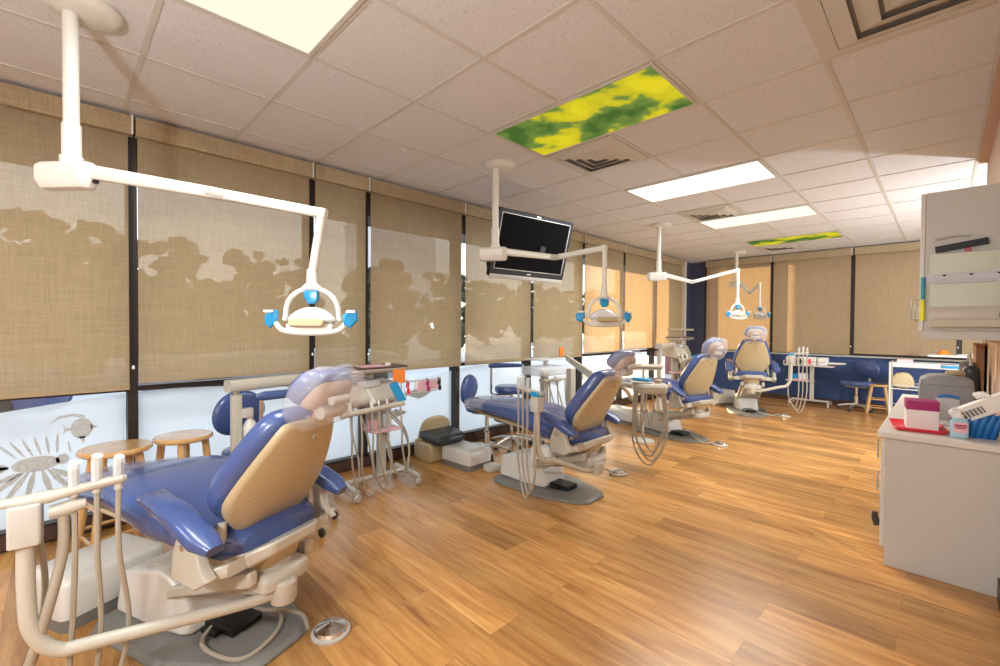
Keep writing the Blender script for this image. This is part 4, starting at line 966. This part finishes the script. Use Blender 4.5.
tag(MB().tube([(0, 0, 0), (0, 0, .02), (0, 0, .1), (0, 0, .115)], [.008, .0085], 10).build('pen', 'teal'), 'teal marker stuck upright on the edge of the wall cabinet door', 'marker', loc=(3.697, 3.285, 1.475))
tag(MB().tube([(0, 0, 0), (0, 0, .11)], [.0095, .009], 10).build('highlighter', 'yellow'), 'yellow highlighter stuck below the teal marker', 'marker', loc=(3.697, 3.285, 1.36))

# worktop things
ztop = .745
ty = thing('tray', 'red plastic tray on the worktop', 'tray', (3.68, 3.485, ztop), 8)
MB().slab(rrect(.23, .30, .03), [(0, .02), (.004, .014), (.02, 0), (.022, .003), (.01, .02), (.006, .024)]).build('pan', 'red', ty, smooth=60)
gb_ = thing('glove_box', 'white box with a magenta top standing in the red tray', 'box', (3.695, 3.50, ztop+.008), 6)
MB().slab(rrect(.135, .15, .006), [(0, 0), (.105, 0)]).build('carton', 'paper', gb_)
MB().slab(rrect(.137, .152, .006), [(.105, 0), (.155, 0)]).build('lid', 'magenta', gb_)
sn = thing('sanitizer_bottle', 'clear pump bottle of blue hand sanitizer at the front of the worktop', 'bottle', (3.845, 3.345, ztop), 12)
MB().slab(rrect(.07, .038, .016), [(0, .006), (.006, 0), (.085, 0), (.098, .008), (.105, .014)]).build('bottle', 'gel', sn)
MB().lathe([(.017, .104), (.017, .122), (.006, .126), (.006, .14)], 14).tube([(-.03, 0, .146), (-.02, 0, .15), (.012, 0, .148)], .007, 8).build('pump', 'paper', sn)
lb = MB().box(-.028, .028, -.0205, -.0195, .03, .082).build('label', 'pink', sn)
for z_, w_ in ((.07, .022), (.062, .024), (.053, .018)): MB().box(-w_, w_, -.0212, -.0205, z_-.0028, z_+.0028).build('label_text', 'magenta', lb, smooth=0)
wb2 = thing('wipes_carton', 'white carton with grey printing leaning on the blue bag', 'carton', (3.915, 3.44, ztop+.158), 0)
Tw = Matrix.Rotation(R(-33), 4, 'Y')
MB().box(-.115, .115, -.05, .05, -.045, .03).build('carton', 'paper', wb2, T=Tw, bevel=.002)
for k in range(12): MB().box(-.08+.008*k, -.077+.008*k+.003*(k % 2), -.0512, -.0503, -.028, .008).build('barcode_bar', 'dark', wb2, T=Tw, smooth=0)
MB().tube([(.06, .0, .02), (.05, .0, .05), (.02, .01, .055)], .018, 6, 3).build('tissue', 'paper', wb2, T=Tw)
m = MB()
for k in range(6):
    x = -.075+.026*k
    m.tube([(x, -.05+.004*k, .0), (x+.012, -.052, .06), (x+.035, -.04, .125)], .015, 8, 4)
m.slab(rrect(.16, .10, .03), pill(.10, .03)); tag(m.build('cloth_bag', 'bluebag'), 'bright blue pleated bag at the right edge of the worktop', 'bag', loc=(3.91, 3.45, ztop+.001))
mo = thing('grey_case', 'grey plastic equipment case with a rounded top on the worktop', 'case', (3.79, 4.05, ztop), 2)
o = ccw([(-.122, 0), (-.126, .2), (-.118, .25), (-.08, .272), (0, .28), (.08, .272), (.118, .25), (.126, .2), (.122, 0)])
MB().slab(o, pill(.22, .02), frame((0, .11, 0), (1, 0, 0), (0, -1, 0))).build('shell', 'bgrey', mo, smooth=50)
MB().tube([(-.11, -.108, .215), (.11, -.108, .215)], .0025, 6).build('seam', 'dark', mo)
hold = thing('pen_holder', 'clear acrylic holder behind the magenta-topped box', 'holder', (3.80, 3.72, ztop))
MB().slab(rrect(.10, .07, .01), [(0, 0), (.16, 0)]).build('cup', 'clearp', hold)
tag(MB().tube([(-.04, 0, 0), (.0, 0, .008), (.05, 0, .0)], .009, 8, 3).build('pen', 'bluebag'), 'blue pen lying across the clear acrylic holder', 'pen', loc=(3.80, 3.72, ztop+.168))

# white wire cart behind the counter
wr = thing('wire_trolley', 'white wire trolley with papers, behind the grey case', 'trolley', (3.61, 8.2, 0), 0)
for sx in (-.35, .35):
    for sy in (-.18, .18): MB().tube([(sx, sy, .06), (sx, sy, .86)], .011, 8).build('upright', 'white', wr)
for z in (.2, .5, .80):
    m = MB()
    for sy in (-.18, .18): m.tube([(-.35, sy, z), (.35, sy, z)], .007, 6).tube([(-.35, sy, z+.05), (.35, sy, z+.05)], .005, 6)
    for k in range(9): m.tube([(-.35+.0875*k, -.18, z), (-.35+.0875*k, .18, z)], .004, 5)
    for sx in (-.35, .35): m.tube([(sx, -.18, z), (sx, .18, z)], .007, 6)
    m.build('shelf', 'white', wr)
for sx in (-.35, .35):
    for sy in (-.18, .18): MB().lathe([(0, -.012), (.028, -.012), (.028, .012), (0, .012)], 12, frame((sx, sy, .03), (0, 0, 1), (1, .3, 0))).tube([(sx, sy, .03), (sx, sy, .07)], .007, 6).build('caster', 'lgrey', wr)
tag(MB().slab(rrect(.47, .32, .01), pill(.035, .004)).build('paper_stack', 'paper'), 'stack of white papers on the wire trolley', 'papers', loc=(3.51, 8.2, .806))
tag(MB().slab(rrect(.18, .30, .01), pill(.03, .004)).build('folder', 'barrier'), 'bright blue folder beside the papers on the wire trolley', 'folder', loc=(3.85, 8.2, .806))
st_ = thing('side_table', 'small white table standing behind the wire trolley', 'table', (3.92, 8.75, 0))
MB().slab(rrect(.62, .34, .03), pill(.025, .006), Matrix.Translation(V(0, 0, .925))).build('top', 'paper', st_)
MB().slab(rrect(.07, .07, .01), [(.03, 0), (.925, 0)], Matrix.Translation(V(.18, 0, 0))).build('leg', 'white', st_)
MB().slab(rrect(.46, .34, .05), pill(.03, .008)).build('foot', 'lgrey', st_)
tag(MB().lathe([(0, 0), (.055, 0), (.06, .03), (.035, .065), (0, .07)], 16).build('orange_lid', 'orange'), 'orange dome-shaped container on the small white table', 'container', loc=(3.77, 8.72, .95))
tag(MB().slab([(-.12, -.1), (.14, -.08), (.12, .1), (-.14, .08)], [(0, 0), (.006, 0)], Matrix.Rotation(R(-6), 4, 'Y')).build('papers', 'paper'), 'loose white papers on the small white table', 'papers', loc=(4.02, 8.72, .965))
small_box('pink_box', 'pink', (.16, .1, .05), (3.40, 8.22, .842), 0, 'pink pad on the left back corner of the wire trolley', 'box') 
tag(MB().slab(chaikin([(-.12, -.02), (-.1, .16), (.05, .2), (.12, .1), (.12, -.02)], 1), pill(.1, .02), frame((0, .05, .02), (1, 0, 0), (0, -1, 0))).build('storage_bag', 'tan_shell'), 'beige bag of supplies on the middle shelf of the wire trolley', 'bag', loc=(3.38, 8.16, .51))
# wooden board and black bag at the far end of the worktop
wp_ = thing('wood_board', 'brown wooden board standing against the right wall at the end of the worktop', 'board', (3.965, 4.95, .746))
MB().box(-.022, .022, -.25, .25, 0, .45).build('board', 'oak', wp_, bevel=.003)
MB().box(-.028, .028, -.26, .26, .45, .462).build('top_edge', 'oak', wp_, bevel=.003)
bg_ = thing('shoulder_bag', 'black bag standing behind the grey case on the worktop', 'bag', (3.905, 4.42, .749), 2)
MB().slab(rrect(.115, .30, .04), pill(.33, .035), None, lambda P: V(P.x*(1-.35*P.z/.33*abs(P.y)/.15), P.y, P.z+.012*math.sin(20*P.y))).build('body', 'black_vinyl', bg_, smooth=60)
MB().tube([(.0, -.10, .30), (.0, -.09, .36), (.0, 0, .39), (.0, .09, .36), (.0, .10, .30)], .008, 8, 6).build('handle', 'lgrey', bg_)
MB().slab(rrect(.012, .18, .005), [(.08, 0), (.19, 0)], Matrix.Translation(V(-.055, 0, 0))).build('pocket', 'black', bg_)
tag(MB().slab(chaikin([(-.05, -.03), (.0, -.045), (.05, -.02), (.045, .03), (-.02, .045)], 1), pill(.03, .012)).build('crumpled_cloth', 'tan_shell'), 'crumpled beige cloth lying on top of the grey case', 'cloth', loc=(3.83, 4.03, ztop+.276))

# ------------------------------------------------------------------ outdoors beyond the left windows
struct(B(-70, -.12, -40, 60, -.12, -.02).build('ground', 'concrete', smooth=0))
struct(B(-40, 30, YB+.12, 45, -.12, -.02).build('ground', 'concrete', smooth=0)) if False else None
struct(B(-.55, -.12, YF-.5, YB+.3, 2.36, 2.8).build('wall_shade_canopy', 'frame', smooth=0))  # overhang added so its shadow darkens the top of the left blinds
struct(B(-1.75, -.12, YB+.05, YB+.3, 1.2, 2.9).build('wall_shade_fin', 'brick', smooth=0))  # outdoor fin added to put the end of the last left blind in shade
struct(B(-2.35, 9.0, 12.2, 12.4, -.1, 5.0).build('wall_shade_screen', 'brick', smooth=0))  # wall added behind the far windows to darken their blinds
struct(B(-.12, 9, YB+.14, 12.2, -.12, -.02).build('ground', 'concrete', smooth=0))
def tree(x, y, h, r, label):
    t = thing('tree', label, 'tree', (x, y, 0), group='trees outside the left windows')
    MB().tube([(0, 0, -.05), (.1, 0, h*.5), (0, .1, h*.8)], [.2, .06], 8, 3).build('trunk', 'bark', t)
    bm = bmesh.new()
    for k in range(130):
        a = random.uniform(0, 2*PI); q = random.uniform(0, 1)**.6; z = random.uniform(.16, 1)
        rr = r*q*math.sin(PI*min(1, (z-.1)*.95))**.5
        s = random.uniform(.10, .26)*r*(1.15-z*.5)
        mt = Matrix.Translation(V(rr*math.cos(a), rr*math.sin(a), z*h-s*.4)) @ Matrix.Diagonal((s, s, s*.75, 1))
        ret = bmesh.ops.create_icosphere(bm, subdivisions=2, radius=1, matrix=mt)
        for v in ret['verts']:
            v.co += V(random.uniform(-1, 1), random.uniform(-1, 1), random.uniform(-1, 1))*.36*s
    me = bpy.data.meshes.new('crown'); bm.to_mesh(me); bm.free(); me.materials.append(M['leaf'])
    o = bpy.data.objects.new('crown', me); C.objects.link(o); o.parent = t
TR = [(-9.5, .1, 3.55, 1.5, 'dark humped tree seen through the blind at the left edge'), (-9.5, 4.0, 3.2, 1.5, 'dark tree seen through the blind behind the nearest lamp arm'),
      (-9, 7.4, 3.1, 1.3, 'low dark tree seen through the blind above the booster seat'), (-9.5, 10.3, 3.3, 1.1, 'small tree seen through the blind just left of the television'),
      (-11.5, -4.4, 4.6, 2.2, 'wide tree beyond the left edge of the photo'), (-13.8, 10.0, 4.2, 1.5, 'distant tree beyond the middle windows'), (-13.6, 2.2, 4.0, 1.7, 'distant tree beyond the two nearest blinds'),
      (-20, 22.3, 4.5, 2.1, 'far tree behind the blind under the television'), (-20, 27.5, 4.7, 2.1, 'far tree behind the blind right of the television'), (-22, 33.5, 4.6, 2.2, 'far tree behind the sunlit blinds'), (-22, 40, 5.0, 2.3, 'far tree behind the blinds nearest the far corner')]
for x, y, h, r, lab in TR: tree(x, y, h, r, lab)
def car(loc, rz, mat, label):
    t = thing('parked_car', label, 'car', (*loc, 0), rz)
    m = MB(); cs = lambda x, hw, z0, z1: [V(x, -hw, z0), V(x, hw, z0), V(x, hw*.96, z1), V(x, -hw*.96, z1)]
    m.rings([cs(-2.1, .7, .35, .7), cs(-2.0, .85, .25, .85), cs(-1.0, .88, .22, .9), cs(1.0, .88, .22, .9), cs(2.0, .85, .25, .75), cs(2.15, .7, .35, .6)]); m.build('body', mat, t, bevel=.06)
    m = MB(); m.rings([[V(-1.6, s*.78, .88) for s in (-1, 1)]+[V(-1.0, s*.66, 1.4) for s in (1, -1)], [V(1.2, s*.78, .88) for s in (-1, 1)]+[V(.5, s*.66, 1.4) for s in (1, -1)]]); m.build('cabin', 'screen', t, bevel=.05)
    for sx in (-1.3, 1.35):
        for sy in (-.84, .84): MB().lathe([(0, -.1), (.3, -.1), (.32, 0), (.3, .1), (0, .1)], 20, frame((sx, sy, .31), (0, 0, 1), (0, 1, 0))).build('wheel', 'dark', t)
car((-4.6, -2.0), 88, 'carpaint', 'blue car parked outside the left edge window')
car((-4.8, 2.9), 92, 'carpaint2', 'grey car parked outside behind the nearest blue stool')
sun_blk = thing('sun_blocker', 'tall plain block added far beyond the car park to block the sun', 'building', (-43, 28.2, 0))  # distant tower added to keep the sun off the near blinds
MB().box(-3, 3, -4.3, 4.3, -.05, 12.6).build('walls', 'concrete', sun_blk); MB().box(-3.2, 3.2, -4.5, 4.5, 12.6, 12.9).build('roof', 'lgrey', sun_blk)
bd_ = thing('brick_building', 'low red brick building across the car park', 'building', (-22, 4, 0))
MB().box(-3, 3, -9, 2, -.05, 2.6).build('walls', 'brick', bd_); MB().box(-3.3, 3.3, -9.3, 2.3, 2.6, 2.9).build('roof', 'lgrey', bd_)
for k in range(5): MB().box(3.0, 3.04, -8+2*k, -7+2*k, .9, 2.0).build('window', 'screen', bd_)

# ------------------------------------------------------------------ light
w = bpy.data.worlds.new('World'); bpy.context.scene.world = w; w.use_nodes = True
nt = w.node_tree; nt.nodes.clear(); wo = nt.nodes.new('ShaderNodeOutputWorld'); bg = nt.nodes.new('ShaderNodeBackground')
tc = nt.nodes.new('ShaderNodeTexCoord'); sp = nt.nodes.new('ShaderNodeSeparateXYZ'); cr = nt.nodes.new('ShaderNodeValToRGB')
nt.links.new(tc.outputs['Generated'], sp.inputs[0]); nt.links.new(sp.outputs['Z'], cr.inputs[0]); nt.links.new(cr.outputs[0], bg.inputs[0]); nt.links.new(bg.outputs[0], wo.inputs[0])
e = cr.color_ramp.elements; e[0].position = 0; e[0].color = (1, .95, .9, 1); e[1].position = .5; e[1].color = (.76, .86, 1, 1)
bg.inputs[1].default_value = 2.0
def light(kind, name, loc, energy, col=(1, 1, 1), size=.3, to=None, size_y=None, angle=None):
    d = bpy.data.lights.new(name, kind); d.energy = energy; d.color = col
    if kind == 'AREA':
        d.size = size
        if size_y: d.shape = 'RECTANGLE'; d.size_y = size_y
    elif kind == 'POINT': d.shadow_soft_size = size
    elif kind == 'SUN': d.angle = angle or R(.6)
    o = bpy.data.objects.new(name, d); C.objects.link(o); o.location = loc
    if to is not None: o.rotation_euler = (Vector(to)-Vector(loc)).to_track_quat('-Z', 'Y').to_euler()
    return o
s = V(-.83*math.cos(R(11)), .56*math.cos(R(11)), math.sin(R(11)))
light('SUN', 'sun', s*20, 11, (1, .74, .46), to=(0, 0, 0), angle=R(.7))
light('POINT', 'strobe', (3.15, -.85, 1.62), 98, (.84, .94, 1.0), .09)
light('POINT', 'strobe', (5.0, 6.5, 1.3), 190, (.86, .93, 1.0), .07)
light('AREA', 'ceiling_glow', (2.117, .6, H-.03), 26, (.95, .97, .97), 1.1, (2.117, .6, 0), .5)
light('AREA', 'ceiling_glow', (2.117, 4.27, H-.03), 40, (.95, .97, .97), 1.1, (2.117, 4.27, 0), .5)
light('AREA', 'ceiling_glow', (2.117, 6.1, H-.03), 24, (.97, .96, .9), 1.1, (2.117, 6.1, 0), .5)
light('AREA', 'ceiling_glow', (2.117, -1.8, H-.03), 40, (.95, .97, .97), 1.1, (2.117, -1.8, 0), .5)  # fill lamp of the added panel behind the camera

# ------------------------------------------------------------------ camera
yaw, pitch, roll, f = -7.87650124e-01, -1.66248503e-02, -6.45256388e-03, 443.5611
F = V(math.sin(yaw), math.cos(yaw), 0); Rr = V(math.cos(yaw), -math.sin(yaw), 0); Uu = V(0, 0, 1)
F2 = F*math.cos(pitch)+Uu*math.sin(pitch); U2 = Uu*math.cos(pitch)-F*math.sin(pitch)
xr = Rr*math.cos(roll)-U2*math.sin(roll); yr = Rr*math.sin(roll)+U2*math.cos(roll); zr = -F2
cam = bpy.data.cameras.new('camera'); cam.lens = f/1000*36; cam.sensor_width = 36; cam.clip_start = .05; cam.clip_end = 200
co = bpy.data.objects.new('camera', cam); C.objects.link(co)
co.matrix_world = Matrix(((xr.x, yr.x, zr.x, 3.786), (xr.y, yr.y, zr.y, 0), (xr.z, yr.z, zr.z, 1.318), (0, 0, 0, 1)))
sc = bpy.context.scene; sc.camera = co
sc.view_settings.view_transform = 'Standard'; sc.view_settings.look = 'None'; sc.view_settings.gamma = 1; sc.view_settings.exposure = .27
sc.view_settings.use_curve_mapping = False
